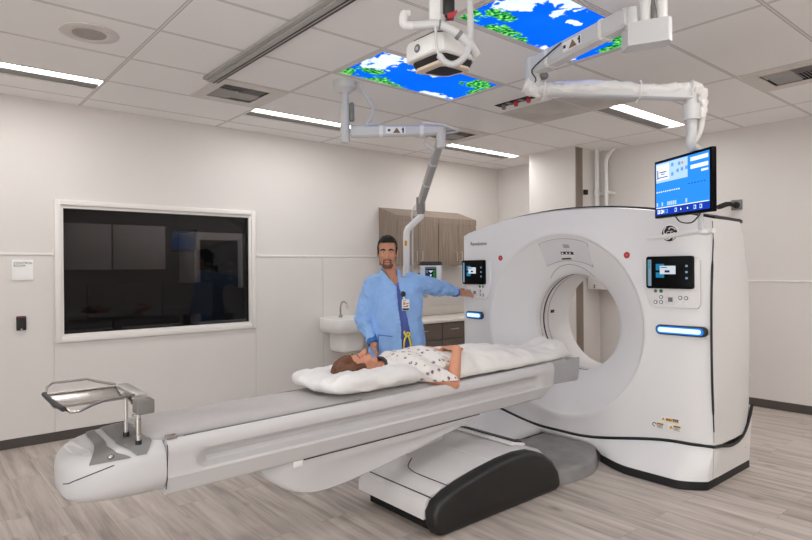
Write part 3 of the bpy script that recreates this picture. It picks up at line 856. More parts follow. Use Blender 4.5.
# lower skirt: perimeter from left rear round the front to right rear
per = []   # (top point, bottom point)
N = 90
def footx(y):
    if y < 2.8: return lerp(3.80, 3.975, sstep(2.12, 2.62, y))
    return lerp(3.975, 3.70, sstep(2.99, 3.10, y))
def footz(y):
    a = sstep(2.40, 2.50, y) if y < 2.8 else 1 - sstep(2.99, 3.06, y)
    return lerp(.052, .088, a)
def sidez(x): return .260 - .04 * sstep(4.0, 4.3, x) + .24 * max(0, (x - 4.2) / .45) ** 4
left, right = [], []
for i in range(14):
    x = lerp(4.64, 4.10, i / 13); left.append((V((x, Y1g, sidez(x))), V((x - .04, Y1g - .005, .052))))
front = []
for i in range(N + 1):
    y = 2.76 + 1.105 * math.cos(PI * i / N); e = min(y - Y0g, Y1g - y)
    cr = .085 * (1 - math.sqrt(max(0, 1 - (1 - min(1, e / .17)) ** 2)))
    front.append((V((facex(y, 0) + .004, y, seamz(y))), V((footx(y) + (facex(y, 0) - GX0) * 1.2 + cr, y, footz(y)))))
for i in range(14):
    x = lerp(4.10, 4.64, i / 13); right.append((V((x, Y0g, sidez(x))), V((x - .04, Y0g + .005, .052))))
per = left + front + right
bm = bmesh.new(); K = 7; rr = []
for k in range(K + 1):
    f = k / K; row = []
    for a, b in per:
        bul = .014 * math.sin(f * PI)
        q = a.lerp(b, f); q.x = lerp(a.x, b.x, sstep(0, 1, f) * .5 + f * .5)
        row.append(bm.verts.new(q + V((-bul if q.x < 4.05 else 0, 0, 0))))
    rr.append(row)
for a, b in zip(rr, rr[1:]): bridge(bm, a, b, False)
inn = [bm.verts.new(b + V((.12 if b.x < 4.05 else 0, .06 if b.y < 1.7 else (-.06 if b.y > 3.9 else 0), 0))) for a, b in per]
bridge(bm, rr[-1], inn, False)
# closed rear
v1, v2 = rr[0][0], rr[0][-1]; v3, v4 = rr[-1][-1], rr[-1][0]
bm.faces.new([r[0] for r in rr] + [r[-1] for r in rr][::-1])
obj('lower_cover', bm, 'plastic', t, 70, recalc=True)
# black seam between the covers
bm = bmesh.new(); tube(bm, [a + V((-.0005 if a.x < 4.05 else 0, -.0005 if a.y < 2 else .0005, .002)) for a, b in per], .0118, 6); obj('seam', bm, 'black', t)
# dark plinth on the floor
bm = bmesh.new()
pb = []
for a, b in per:
    q = b.copy(); q.z = 0
    if 2.45 < b.y < 3.06 and b.x < 4.05: q.x = 4.14
    pb.append(q)
A = [bm.verts.new(q + V((-.004 if q.x < 4.05 else 0, 0, 0))) for q in pb]; B = [bm.verts.new(q + V((-.004 if q.x < 4.05 else 0, 0, .055))) for q in pb]
bridge(bm, A, B); bm.faces.new(A[::-1]); bm.faces.new(B)
obj('plinth', bm, 'black', t, recalc=True)
bm = bmesh.new(); box(bm, 4.16, 4.55, 1.9, 3.7, .05, .15); obj('recess_shade_block', bm, 'void', t)  # black box stands in for the shade inside the recess under the arch
# dark trim on the top edge
bm = bmesh.new(); n = 60; R0, R1 = [], []
rings = []
for i in range(n + 1):
    y = lerp(1.655, 3.86, i / n); z = topz(y)
    xf = GX0 + .075 + .03 * sstep(.98, 1.16, abs(y - GC.y))
    rings.append([V((xf, y, z - .012)), V((xf, y, z + .014)), V((xf + .01, y, z + .017)), V((4.46, y, z + .017)), V((4.50, y, z + .010)), V((4.50, y, z - .012))])
loft(bm, rings); obj('top_trim', bm, 'black', t, recalc=True)
# vertical seam on the side, near the front corner
bm = bmesh.new(); tube(bm, smoothpath([(4.0, 1.652, 1.73), (4.006, 1.650, 1.60), (3.99, 1.650, 1.44), (3.975, 1.651, 1.20), (3.975, 1.651, .80), (3.99, 1.650, .5), (4.0, 1.650, .36)], 5), [.002] * 5 + [.004] * 5 + [.0075] * 16 + [.004] * 5, 6); obj('seam', bm, 'black', t)
bm = bmesh.new()
tube(bm, [(4.0, 1.6515, .36), (4.003, 1.651, .29)], .0016, 5); tube(bm, [(4.0, 1.652, .24), (3.99, 1.655, .06)], .0016, 5); obj('seam', bm, 'inkgrey', t)
for p in ((4.08, 1.65, .58), (4.05, 1.65, .13), (4.60, 1.648, .66), (4.52, 1.65, .16)):
    bm = bmesh.new(); ell(bm, p, .008, .004, .008, 10); obj('screw', bm, 'white', t)

# bore details
def ring(bm, x, r, w, h, n=96):
    prof = [(x - w / 2, r), (x - w / 2, r - h), (x + w / 2, r - h), (x + w / 2, r)]
    rows_ = [[gpt(a, 2 * PI * i / n, b) for i in range(n)] for a, b in prof]
    R = [[bm.verts.new(p) for p in r_] for r_ in rows_]
    for a, b in zip(R, R[1:] + R[:1]): bridge(bm, a, b)
for x, w, h, mk in ((4.235, .008, .0035, 'inkgrey'), (4.285, .014, .004, 'black'), (4.345, .006, .0035, 'inkgrey')):
    bm = bmesh.new(); ring(bm, x, .402, w, h); obj('bore_seam', bm, mk, t)
bm = bmesh.new(); ring(bm, 4.315, .402, .036, .005); obj('bore_window', bm, 'plasticgrey', t)
bm = bmesh.new(); a0 = math.radians(8); c = gpt(4.405, a0, .398)
obox(bm, c, V((1, 0, 0)), V((0, -math.sin(a0), math.cos(a0))), V((0, math.cos(a0), math.sin(a0))), .026, .014, .002, .002); obj('bore_mark', bm, mat('dark_brown_mark', (58, 38, 30), .5), t)
# conformal pieces on the funnel
FUN = [(.392, 4.19), (.40, 4.165), (.45, 4.118), (.55, 4.045), (.64, 3.992), (.685, 3.968), (.70, 3.958)]
def fp(th, r, d=.002):
    x = interp(r, FUN); sl = (interp(r + .01, FUN) - interp(r - .01, FUN)) / .02
    nv = V((-1, 0, 0)) + V((0, math.cos(th), math.sin(th))) * sl; nv.normalize()
    return gpt(x, th, r) + nv * d
def funnel_patch(bm, th0, th1, r0, r1, d=.002, n=16, m=6, taper=0):
    G = []
    for j in range(m + 1):
        r = lerp(r0, r1, j / m); k = 1 - taper * (1 - j / m)
        tc = (th0 + th1) / 2; hw = (th1 - th0) / 2 * k
        G.append([bm.verts.new(fp(tc + hw * (2 * i / n - 1), r, d)) for i in range(n + 1)])
    for a, b in zip(G, G[1:]): bridge(bm, a, b, False)
    return G
D = math.radians
bm = bmesh.new(); funnel_patch(bm, D(72), D(111), .505, .675, .0025, taper=-.30)
panel = obj('light_panel', bm, mat('gantry_panel_grey', (220, 219, 219), .38, var=.008), t)
bm = bmesh.new()
pts = [fp(D(a), .675, .003) for a in range(72, 112, 3)]
lo = [fp(D(91.5) + D(19.5) * 1.30 * k / 10, .502, .003) for k in range(10, -11, -1)]
tube(bm, pts + lo + [pts[0]], .0016, 5); obj('panel_gap_or_highlight', bm, 'inkgrey', panel)
bm = bmesh.new(); G = [fp(D(93) + .032 * math.cos(k * PI / 10) / .6 * 1.2, .618 + .02 * math.sin(k * PI / 10), .004) for k in range(20)]
bm.faces.new([bm.verts.new(p) for p in G]); obj('speaker_grille', bm, 'plasticgrey', panel)
for dr in (-.009, 0, .009):
    bm = bmesh.new(); tube(bm, [fp(D(93 + k), .618 + dr, .0055) for k in (-2.6, 0, 2.6)], .0022, 5); obj('grille_slot', bm, 'ink', panel)
for dz, w, hgt, mk in ((.563, 6.0, .011, 'ink'), (.543, 6.0, .008, 'white'), (.518, 5.0, .005, 'black')):
    bm = bmesh.new(); off = 2 if dz > .52 else -1.0
    funnel_patch(bm, D(90 - w + off), D(90 + w + off), dz - hgt, dz + hgt, .0045, 8, 2); obj('light_slot', bm, mk, panel)
bm = bmesh.new()
for k in (-2.4, 1.4, 4.6): funnel_patch(bm, D(89.3 + k), D(90.7 + k), .556, .568, .006, 2, 1)
obj('light_lens', bm, 'paper', panel)
bm = bmesh.new(); tube(bm, [fp(D(58 + k * 3), .418 + .052 * math.sin(PI * k / 20), .001) for k in range(21)], .002, 5); obj('visor_gap', bm, 'inkgrey', t)

# front face furniture
face = Pl((GX0 - .0015, 2.80, 0), (0, -1, 0), (0, 0, 1))      # a = 2.80 - y
def control_side(s):
    """s=+1 right-hand set (towards the side cover), -1 left-hand set"""
    cx = s * .8975
    ao = face if s > 0 else face
    dx = -.0 if s > 0 else .035
    pl = Pl((GX0 - .0015, 2.80 - cx, 0), (0, -1, 0), (0, 0, 1))
    if s < 0:   # bowed end of the face: the set is turned a touch outwards
        pl = Pl((GX0 - .004, 2.80 - cx, 0), (-.05, -1, 0), (0, 0, 1))
    bm = bmesh.new()
    pts = [(-.195, 1.30), (-.195, 1.475), (-.185, 1.487), (.18, 1.487), (.192, 1.475), (.192, 1.18), (.175, 1.160), (-.13, 1.158), (-.15, 1.172), (-.19, 1.285)]
    if s < 0: pts = [(-a, b) for a, b in pts][::-1]; pts = [(min(max(a, -.125), .2), b) for a, b in pts]
    pl.poly(bm, pts, -.012, .006, .004); pan = obj('control_panel', bm, 'plastic', gantry)
    dpl = Pl(pl.p(0, 0, .006), pl.u, pl.v)
    w = .16; c0 = .0
    if s < 0: c0 = -.0; w = .142
    bm = bmesh.new(); dpl.slab(bm, c0 - w, 1.288, c0 + w, 1.507, 0, .026, .006, .016)
    dis = obj('display', bm, 'gloss', gantry); dis['label'] = 'black touch display'
    bm = bmesh.new(); e = .0268
    q = lambda a0, b0, a1, b1, mi, d=e: dpl.q(bm, c0 + a0 * w / .16, b0, c0 + a1 * w / .16, b1, d, mi)
    q(-.147, 1.305, -.120, 1.485, 0); q(-.147, 1.305, -.141, 1.485, 1)
    q(-.088, 1.412, -.030, 1.455, 2); q(-.088, 1.362, -.030, 1.398, 2)
    q(-.060, 1.386, .048, 1.442, 3, e + .0008); q(-.026, 1.397, .008, 1.412, 4, e + .0014)
    q(-.054, 1.428, -.01, 1.433, 4, e + .0014)
    for z in (1.44, 1.40, 1.36): q(.112, z - .007, .128, z + .007, 5)
    for k in range(4): q(-.138, 1.468 - k * .014, -.126, 1.476 - k * .014, 6, e + .0006)
    obj('screen_print', bm, [M[k] for k in ('scr_lilac', 'scr_green', 'scr_teal', 'scr_grey', 'scr_ink', 'scr_lilac', 'scr_teal')], dis)
    # buttons
    def button(a, b, r, mk, ringm=None):
        if s < 0:
            a = -a
            if a < -.11: return
        bm = bmesh.new(); pl.disc(bm, a, b, r, .006, .009, .001); bt = obj('button', bm, ringm or mk, gantry)
        if ringm: bm = bmesh.new(); pl.disc(bm, a, b, r * .58, .009, .0098); obj('button_face', bm, mk, bt)
    button(-.104, 1.27, .011, 'btn'); button(-.065, 1.27, .0125, 'green'); button(.107, 1.268, .010, 'paper')
    for a, b in ((-.104, 1.194), (-.065, 1.195), (-.065, 1.229), (.066, 1.228), (.105, 1.227)): button(a, b, .0135, 'paper', 'btn')
    for a, b in ((.066, 1.197), (.105, 1.196)): button(a, b, .010, 'paper')
    bm = bmesh.new(); pl.disc(bm, .0 * s, 1.214, .040, .006, .008, .001); bt = obj('button', bm, 'plasticgrey', gantry)
    bm = bmesh.new(); pl.slab(bm, -.015, 1.199, .015, 1.229, .008, .011, .001, .003); obj('button_face', bm, 'btn', bt)
    bm = bmesh.new()
    for a, b in ((-.03, 1.214), (.03, 1.214), (0, 1.184), (0, 1.244)): pl.disc(bm, a, b, .006, .008, .0088, n=10)
    obj('arrow_mark', bm, 'paper', bt)
    # status light
    a0, a1 = (-.105, .235) if s > 0 else (-.118, .10)
    bm = bmesh.new(); pl.slab(bm, a0, .975, a1, 1.042, -.02, .012, .004, .033, seg=8); fr = obj('status_light', bm, 'ink', gantry)
    bm = bmesh.new(); pl.slab(bm, a0 + .009, .984, a1 - .018, 1.033, .01, .0135, 0, .024, seg=8); obj('status_glow', bm, 'blue_edge', fr)
    bm = bmesh.new(); pl.slab(bm, a0 + .02, .993, a1 - .034, 1.024, .0125, .0145, 0, .015, seg=8); obj('status_tube', bm, 'blue_light', fr)
control_side(1); control_side(-1)
# emergency stops
for a in (2.80 - 2.219, 2.80 - 3.397):
    bm = bmesh.new(); face.disc(bm, a, 1.521, .023, -.004, .006, .002); eb = obj('stop_button', bm, 'red', gantry)
    bm = bmesh.new(); face.disc(bm, a, 1.521, .0285, -.004, .003, .001); obj('stop_collar', bm, 'plasticgrey', eb)
    bm = bmesh.new(); face.slab(bm, a - .008, 1.513, a + .008, 1.529, .006, .0066, 0, .003); obj('stop_mark', bm, mat('pale_red_mark', (214, 96, 98), .5), eb)
# round emblem
a = 2.80 - 1.906; z = 1.660
bm = bmesh.new(); face.disc(bm, a, z, .060, -.004, .008, .002, n=40); lg = obj('emblem', bm, 'paper', gantry)
bm = bmesh.new(); face.disc(bm, a, z, .053, .008, .0088, n=40); obj('emblem_disc', bm, 'black', lg)
bm = bmesh.new()
for k in range(4):
    t0 = k * PI / 2 + .5; pts = [face.p(a + r * math.cos(t0 + f), z + r * math.sin(t0 + f), .0095) for f, r in ((0, .047), (.4, .045), (.8, .041), (1.15, .034), (1.2, .030), (1.0, .030))]
    tube(bm, smoothpath(pts, 4), .0036, 6)
obj('emblem_swirl', bm, 'paper', lg)
textmesh('emblem_letters', 'GE', .05, face, a, z - .017, .0095, 'paper', lg, 'CENTER', .8)
# name lettering near the left end
lp = Pl((GX0 - .001, 3.765, 1.640), (-.0, -1, 0), (0, 0, 1))
textmesh('lettering', 'Revolution', .046, lp, .01, 0, .002, 'ink', gantry, sx=.98)
# warning labels
def wlabel(y0, y1, z0, z1, top):
    a0, a1 = 2.80 - y0, 2.80 - y1
    bm = bmesh.new(); face.slab(bm, a0, z0, a1, z1, 0, .0028, 0, .002); lb = obj('warning_label', bm, 'paper', gantry)
    w, h = a1 - a0, z1 - z0; bm = bmesh.new(); e = .0034
    if top == 0:
        face.q(bm, a0 + .034, z0 + .002, a0 + w * .62, z1 - .004, e, 0); face.q(bm, a0 + w * .65, z0 + .002, a1 - .002, z1 - .012, e, 0)
        face.q(bm, a0 + w * .65, z1 - .010, a1 - .002, z1 - .003, e, 1); face.poly(bm, [(a0 + .004, z0 + .005), (a0 + .030, z0 + .005), (a0 + .017, z1 - .004)], 0.001, e, mi=0)
        for k in range(6): face.q(bm, a0 + .04 + k * .014, z0 + .010, a0 + .049 + k * .014, z0 + .017, e + .0006, 1)
    else:
        face.q(bm, a0 + w * .42, z1 - .016, a1 - .003, z1 - .003, e, 0)
        for k in range(3): face.q(bm, a0 + w * .42, z1 - .022 - k * .007, a1 - .006 - .008 * (k % 2), z1 - .019 - k * .007, e, 1)
        for k in range(4): face.q(bm, a0 + w * .46 + k * .011, z1 - .012, a0 + w * .46 + .007 + k * .011, z1 - .006, e + .0006, 1)
        if top == 1:
            tube(bm, [face.p(a0 + .020 + .013 * math.cos(k * PI / 5), (z0 + z1) / 2 + .013 * math.sin(k * PI / 5), e) for k in range(9)], .0028, 5)
            for f in bm.faces:
                if len(f.verts) == 4 and f.material_index == 0 and f.calc_area() < .0000499: f.material_index = 1
        else: face.poly(bm, [(a0 + .006, z0 + .008), (a0 + .036, z0 + .008), (a0 + .021, z1 - .006)], .001, e, mi=0)
    obj('label_print', bm, [M['orange'], M['ink']], lb)
wlabel(1.977, 1.853, .385, .412, 0); wlabel(2.042, 1.955, .330, .368, 1); wlabel(1.927, 1.838, .332, .370, 2)

# ================================================================== PATIENT TABLE
YT = 2.735
t = thing('patient_table', 'long white patient table on a sloped pedestal in front of the scanner', 'examination table', (2.7, YT, 0)); table = t
def sheath_profile(g, w=1., dz=0.):
    """half profile (offset from centre, z); g 0..1 = depth of the side groove"""
    P = [(.175, .705), (.205, .712), (.220, .748), (.232, .757), (.246, .755), (.258, .742), (.265, .720), (.264, .700)]
    P += [(lerp(.262, .250, g), .688), (lerp(.260, .216, g), .670), (lerp(.258, .207, g), .648), (lerp(.256, .216, g), .628), (lerp(.255, .252, g), .613), (.2575, .602), (.252, .588), (.240, .555), (.232, .532), (.222, .524), (.12, .522)]
    return [(a * w, b + dz) for a, b in P]
rings = []
def tiltz(x): return .012 * (x - 2.0)
xsS = [.812, .815, .85, .90, .93, .96, .99, 1.02] + [1.02 + .06 * k for k in range(1, 38)] + [3.28, 3.32, 3.36, 3.39, 3.42, 3.44]
for x in xsS:
    g = sstep(.93, 1.0, x) * (1 - sstep(3.20, 3.27, x))
    hp = sheath_profile(g, 1 - .004 * sstep(3.36, 3.44, x) * 10, tiltz(x))
    # lower part of the free end is cut back
    if x > 3.27:
        k = sstep(3.27, 3.44, x); hp = [(a, max(b, lerp(.50, .615, k))) for a, b in hp]
    ring_ = [V((x, YT - a, b)) for a, b in hp] + [V((x, YT + a, b)) for a, b in hp[::-1]]
    rings.append(ring_)
bm = bmesh.new(); loft(bm, rings); obj('table_body', bm, 'plastic2', t, 30, recalc=True)
# dark guide slot along the near rim beside the mattress
for s in (-1, 1):
    bm = bmesh.new(); obox(bm, V((1.35, YT + s * .2245, .7505)), V((1, 0, .012)).normalized(), V((0, 1, 0)), V((-.012, 0, 1)).normalized(), .46, .003, .003); obj('guide_slot', bm, 'armdark', t)
    bm = bmesh.new(); obox(bm, V((.835, YT + s * .232, .750)), V((1, 0, 0)), V((0, 1, 0)), V((0, 0, 1)), .022, .016, .008, .003); obj('end_latch', bm, 'chrome', t)
# cradle
rings = []
for x, w, zb in ((.78, .19, .715), (.82, .208, .705), (2.5, .210, .70), (3.30, .212, .70), (3.40, .215, .625), (3.46, .217, .605), (3.78, .217, .597), (3.806, .212, .603), (3.82, .19, .62)):
    z1 = .757 + tiltz(x) * .6
    half = [(w * .93, z1 - .006), (w * .985, z1), (w, z1 - .006), (w, z1 - .02), (w * .99, lerp(z1, zb, .5)), (w * .93, zb + .006), (w * .85, zb)]
    rings.append([V((x, YT, z1 - .02))] + [V((x, YT - a, b)) for a, b in half] + [V((x, YT + a, b)) for a, b in half[::-1]])
bm = bmesh.new(); loft(bm, rings); obj('cradle', bm, 'cradle', t, 35, recalc=True)
# mattress with gathered tail end
bm = bmesh.new(); nx, ny = 150, 26; G = []
for i in range(nx + 1):
    x = lerp(.755, 3.66, i / nx); row = []
    e = min(1, (x - .755) / .07); e = math.sqrt(max(0, 1 - (1 - e) ** 2))
    w = .198 * lerp(.80, 1, e)
    for j in range(ny + 1):
        f = 2 * j / ny - 1; ed = max(0, 1 - abs(f) ** 6) ** .5
        z = .748 + tiltz(x) * .6 + (.026 * ed + .004) * lerp(.35, 1, e)
        if x < .87: z += .005 * math.sin(f * 46) * (1 - (x - .755) / .115) * ed
        z += .006 * noise.noise(V((x * 3.2, f * 1.2, 0))) * ed + .003 * math.sin(x * 9 + f * 3) * ed * sstep(.8, 1.0, x)
        row.append(bm.verts.new((x, YT + f * w, z)))
    G.append(row)
for a, b in zip(G, G[1:]): bridge(bm, a, b, False)
edge = [r[0] for r in G] + G[-1][1:] + [r[-1] for r in G[::-1]][1:] + G[0][1:-1][::-1]
low = [bm.verts.new((v.co.x, v.co.y, .742 + tiltz(v.co.x) * .6)) for v in edge]; bridge(bm, edge, low); bm.faces.new(low[::-1])
obj('mattress', bm, 'fabgrey', t, 60, recalc=True)
# rounded tail cap
CP = .78
def capdim(s): return lerp(.632, .750, s ** 1.25) + .02 * math.sin(PI * s), lerp(.618, .515, s ** 1.0) - .040 * math.sin(PI * s), .262 * s ** 1.05
rings = []
n = 44
for k in range(17):
    tt = k / 16; ph = tt * PI / 2
    x = .808 - .352 * math.sin(ph); s = max(.02, math.cos(ph)) ** CP
    top, bot, w = capdim(s)
    zc = (top + bot) / 2; r = []
    for i in range(n):
        a = 2 * PI * i / n; ca, sa = math.cos(a), math.sin(a)
        ex = .42 if sa > 0 else .50
        r.append(V((x, YT + w * math.copysign(abs(ca) ** ex, ca), zc + (top - zc if sa > 0 else zc - bot) * math.copysign(abs(sa) ** (.75 if sa > 0 else .8), sa))))
    rings.append(r)
bm = bmesh.new(); loft(bm, rings); cap = obj('tail_cap', bm, 'plastic2', t, 40, recalc=True)
def capz(x, y):
    """height of the tail cap surface"""
    ph = math.asin(min(1, max(0, (.808 - x) / .352))); s = max(.02, math.cos(ph)) ** CP
    top, bot, w = capdim(s); zc = (top + bot) / 2
    q = min(1, abs(y - YT) / w); ca = q ** (1 / .42); sa = math.sqrt(max(0, 1 - ca * ca)); return zc + (top - zc) * sa ** .75
def cappt(x, deg, d=.003):
    ph = math.asin(min(1, max(0, (.808 - x) / .352))); s = max(.02, math.cos(ph)) ** CP
    top, bot, w = capdim(s); zc = (top + bot) / 2; a = math.radians(deg); ca, sa = math.cos(a), math.sin(a)
    ex = .42 if sa > 0 else .50
    return V((x, YT + (w + d) * math.copysign(abs(ca) ** ex, ca), zc + ((top - zc if sa > 0 else zc - bot) + d) * math.copysign(abs(sa) ** (.75 if sa > 0 else .8), sa)))
def patch(bm, fx0, fx1, a0, a1, d, n=12, m=26):
    G = []
    for j in range(m + 1):
        a = lerp(a0, a1, j / m); G.append([bm.verts.new(cappt(lerp(fx0(a), fx1(a), i / n), a, d)) for i in range(n + 1)])
    for q, r in zip(G, G[1:]): bridge(bm, q, r, False)
bm = bmesh.new(); patch(bm, lambda a: interp(a, [(30, .66), (60, .605), (100, .575), (150, .54)]), lambda a: interp(a, [(30, .668), (60, .635), (110, .612), (135, .635), (150, .68)]), 32, 152, .004)
obj('grip_trim', bm, 'midgrey', cap, 0)
bm = bmesh.new(); patch(bm, lambda a: interp(a, [(30, .70), (60, .66), (110, .645), (150, .70)]), lambda a: interp(a, [(30, .75), (60, .77), (120, .77), (150, .735)]), 32, 150, .004)
obj('accessory_plate', bm, 'armdark', cap, 0)
bm = bmesh.new(); ell(bm, cappt(.612, 142, .005), .012, .010, .010, 12); obj('screw', bm, 'chrome', cap)
bm = bmesh.new(); bm.faces.new([bm.verts.new(cappt(.525 + .022 * math.cos(k * PI / 10) + .02 * math.sin(k * PI / 10), 100 + 26 * math.sin(k * PI / 10), .003)) for k in range(20)]); obj('handhold', bm, 'plasticgrey', cap)
bm = bmesh.new(); tube(bm, [cappt(lerp(.468, .62, k / 12), lerp(186, 160, (k / 12) ** .7), .0) for k in range(13)], .0024, 5); obj('cap_gap', bm, 'ink', cap)
bm = bmesh.new(); tube(bm, [V((.811, YT - a, b)) for a, b in sheath_profile(0, 1.0, tiltz(.8))[5:16]], .0022, 5); obj('cap_gap', bm, 'ink', t)

# lift cover (boat-shaped) under the body
rings = []
for x, w, zb in ((1.27, .10, .505), (1.285, .135, .47), (1.32, .175, .428), (1.38, .205, .385), (1.45, .222, .352), (1.52, .230, .336), (1.60, .232, .331), (1.70, .232, .338), (1.9, .232, .366), (2.2, .232, .418), (2.5, .232, .475), (2.66, .228, .508), (2.72, .215, .522)):
    zt = .527 + tiltz(x); r = []; h = zt - zb
    ins = .016 * sstep(1.42, 1.60, x) * (1 - sstep(2.35, 2.7, x))
    half = [(w, zt), (w, zt - min(.03, h * .25)), (w - ins * .4, zt - min(.05, h * .42)), (w - ins, zt - min(.075, h * .55)), (w - ins * .9, zb + h * .22), (w - ins * .3 - .006, zb + h * .06), (w * .90, zb), (w * .5, zb - .002)]
    rings.append([V((x, YT - a, b)) for a, b in half] + [V((x, YT + a, b)) for a, b in half[::-1]])
bm = bmesh.new(); loft(bm, rings); lift = obj('lift_cover', bm, 'plastic2', t, 40, recalc=True)
bm = bmesh.new(); tube(bm, [(1.46, YT - .236, .5215), (2.1, YT - .236, .5292), (2.70, YT - .232, .536)], .0028, 5); obj('cover_gap', bm, 'black', lift)
bm = bmesh.new(); obox(bm, V((1.435, YT - .223, .505)), V((1, 0, 0)), V((0, 1, 0)), V((0, 0, 1)), .026, .005, .016, .004); obj('latch', bm, 'white', lift)
# pedestal: sloped white panels between two black side covers
prof = [(2.125, .080), (2.128, .13), (2.145, .170), (2.172, .194), (2.29, .234), (2.45, .262), (2.67, .290), (2.85, .302), (3.0, .294), (3.12, .262), (3.20, .20), (3.25, .075)]
bm = bmesh.new(); prism(bm, prof, 'y', 2.385, 2.985); ped = obj('pedestal_cover', bm, 'plasticgrey', t, 25)
bm = bmesh.new(); box(bm, 2.19, 3.26, 2.36, 2.95, 0, .09); obj('pedestal_base', bm, 'void', t)
def seamline(pts, r, mk):
    bm = bmesh.new(); tube(bm, pts, r, 5); obj('panel_gap_or_highlight', bm, mk, ped)
seamline([(2.168, 2.36, .193), (2.168, 2.80, .193), (2.168, 2.98, .193)], .0032, 'black')
seamline(smoothpath([(2.285, 2.36, .2345), (2.285, 2.58, .2345), (2.29, 2.66, .236), (2.32, 2.74, .241), (2.40, 2.80, .256)], 5), .0026, 'black')
seamline([(2.66, 2.38, .2905), (2.66, 2.98, .2905)], .002, 'white')  # seam drawn white: its bright highlight is painted on as a strand
for y0, y1 in ((2.29, 2.395), (2.975, 3.08)):
    sp = [(2.16, .012), (2.135, .06), (2.13, .13), (2.165, .182), (2.25, .218), (2.36, .246), (2.52, .276), (2.70, .300), (2.85, .307), (2.97, .296), (3.07, .262), (3.16, .20), (3.225, .12), (3.245, .05), (3.235, .012), (3.2, 0), (2.2, 0)]
    if y0 > 2.8: sp = [(lerp(2.42, 3.25, (x - 2.13) / 1.12) if x < 3.0 else x, z) for x, z in sp]
    bm = bmesh.new(); prism(bm, sp, 'y', y0, y1, .028); obj('side_cover', bm, 'blackcover', t, 50)
bm = bmesh.new()
prism(bm, [(2.45, .2), (2.8, .2), (2.62, .53), (2.3, .53)], 'y', YT + .13, YT + .21, .01); obj('lift_link', bm, 'plasticgrey', t)
bm = bmesh.new(); obox(bm, V((3.02, 2.72, .296)), V((.97, 0, -.22)).normalized(), V((0, 1, 0)), V((.22, 0, .97)).normalized(), .075, .255, .010, .004); obj('pedestal_step', bm, 'plasticgrey', ped)
bm = bmesh.new(); obox(bm, V((3.035, 2.72, .3035)), V((.97, 0, -.22)).normalized(), V((0, 1, 0)), V((.22, 0, .97)).normalized(), .040, .245, .006); obj('step_slot', bm, 'black', ped)

# cloth-covered floor piece between pedestal and scanner
bm = bmesh.new(); rings = []
pts0 = [(3.20, 3.02), (3.20, 2.42), (3.24, 2.36), (3.34, 2.315), (3.5, 2.30), (3.65, 2.315), (3.80, 2.37), (3.92, 2.45), (4.10, 2.50), (4.10, 2.95), (3.9, 2.97), (3.6, 3.0)]
for z, k in ((0, 1.0), (.022, 1.0), (.03, .99), (.065, .985), (.085, .96), (.092, .90)):
    rings.append([V((3.66 + (x - 3.66) * k, 2.72 + (y - 2.72) * k, z)) for x, y in smoothpath(pts0 + pts0[:1], 4)[:-1]])
R = loft(bm, rings, cap=False)
cv = bm.verts.new((3.66, 2.72, .098))
for a, b in zip(R[-1], R[-1][1:] + R[-1][:1]): bm.faces.new((a, b, cv))
bmesh.ops.subdivide_edges(bm, edges=[e for e in bm.edges if cv in e.verts], cuts=4, use_grid_fill=True)
wrinkle(bm, .012, 7, where=lambda c: 1 if c.z > .04 else 0)
tag(obj('floor_cover', bm, 'fabdark', None, 60, at=(3.66, 2.72, 0), recalc=True), 'low grey cloth covered plate on the floor between black pedestal and scanner', 'floor cover')

# steel tray standing on the tail of the table
t = thing('utility_tray', 'steel wire-framed tray on two posts at the tail of the table', 'tray', (.70, 2.56, .76))
zt = .925
bm = bmesh.new(); n = 20; G = []
for j in range(n + 1):
    f = j / n; y = lerp(2.585, 2.86, f); z = zt - .028 * math.sin(PI * f) ** .8
    G.append([bm.verts.new((x, y, z)) for x in (.445, .46, .70, .715)])
for a, b in zip(G, G[1:]): bridge(bm, a, b, False)
o = obj('tray_pan', bm, 'chrome', t, 60); md = o.modifiers.new('s', 'SOLIDIFY'); md.thickness = .003
bm = bmesh.new(); box(bm, .715, .765, 2.575, 2.865, zt - .010, zt + .006, .003); obj('end_plate', bm, 'steel', t)
bm = bmesh.new(); tube(bm, smoothpath([(.445, 2.50, zt + .002), (.443, 2.62, zt - .002), (.44, 2.75, zt - .002), (.44, 2.87, zt)], 4), .010, 10); obj('front_bar', bm, 'ink', t)
for y0, loop in ((2.585, [(.445, 2.585, zt + .004), (.452, 2.51, zt - .002), (.465, 2.474, zt - .008), (.49, 2.470, zt - .008), (.545, 2.515, zt), (.60, 2.555, zt + .003), (.715, 2.575, zt + .004)]),
                 (2.86, [(.445, 2.865, zt + .004), (.462, 2.94, zt + .016), (.49, 2.985, zt + .024), (.625, 2.985, zt + .024), (.66, 2.94, zt + .014), (.715, 2.875, zt + .004)])):
    bm = bmesh.new(); tube(bm, [(.435, y0, zt), (.75, y0, zt)], .0055, 10); obj('side_rail', bm, 'chrome', t)
    bm = bmesh.new(); tube(bm, loop, .0055, 10); obj('side_handle', bm, 'chrome', t)
bm = bmesh.new(); tube(bm, [(.70, 2.545, zt - .02), (.72, 2.75, zt - .02)], .008, 10); obj('cross_bar', bm, 'chrome', t)
for (x, y), z1 in (((.697, 2.636), zt - .012), ((.700, 2.475), .90)):
    bm = bmesh.new(); tube(bm, [(x, y, .755), (x, y, z1)], .0075, 12); obj('post', bm, 'steel', t)
    bm = bmesh.new(); tube(bm, [(x, y, .752), (x, y, .768)], .012, 12); obj('post_foot', bm, 'black', t)
bm = bmesh.new(); tube(bm, [(.700, 2.475, .79), (.700, 2.475, .855)], .0105, 12); obj('post_sleeve', bm, 'chrome', t)
bm = bmesh.new(); tube(bm, [(.697, 2.636, .815), (.700, 2.475, .818)], .005, 8); obj('brace', bm, 'steel', t)
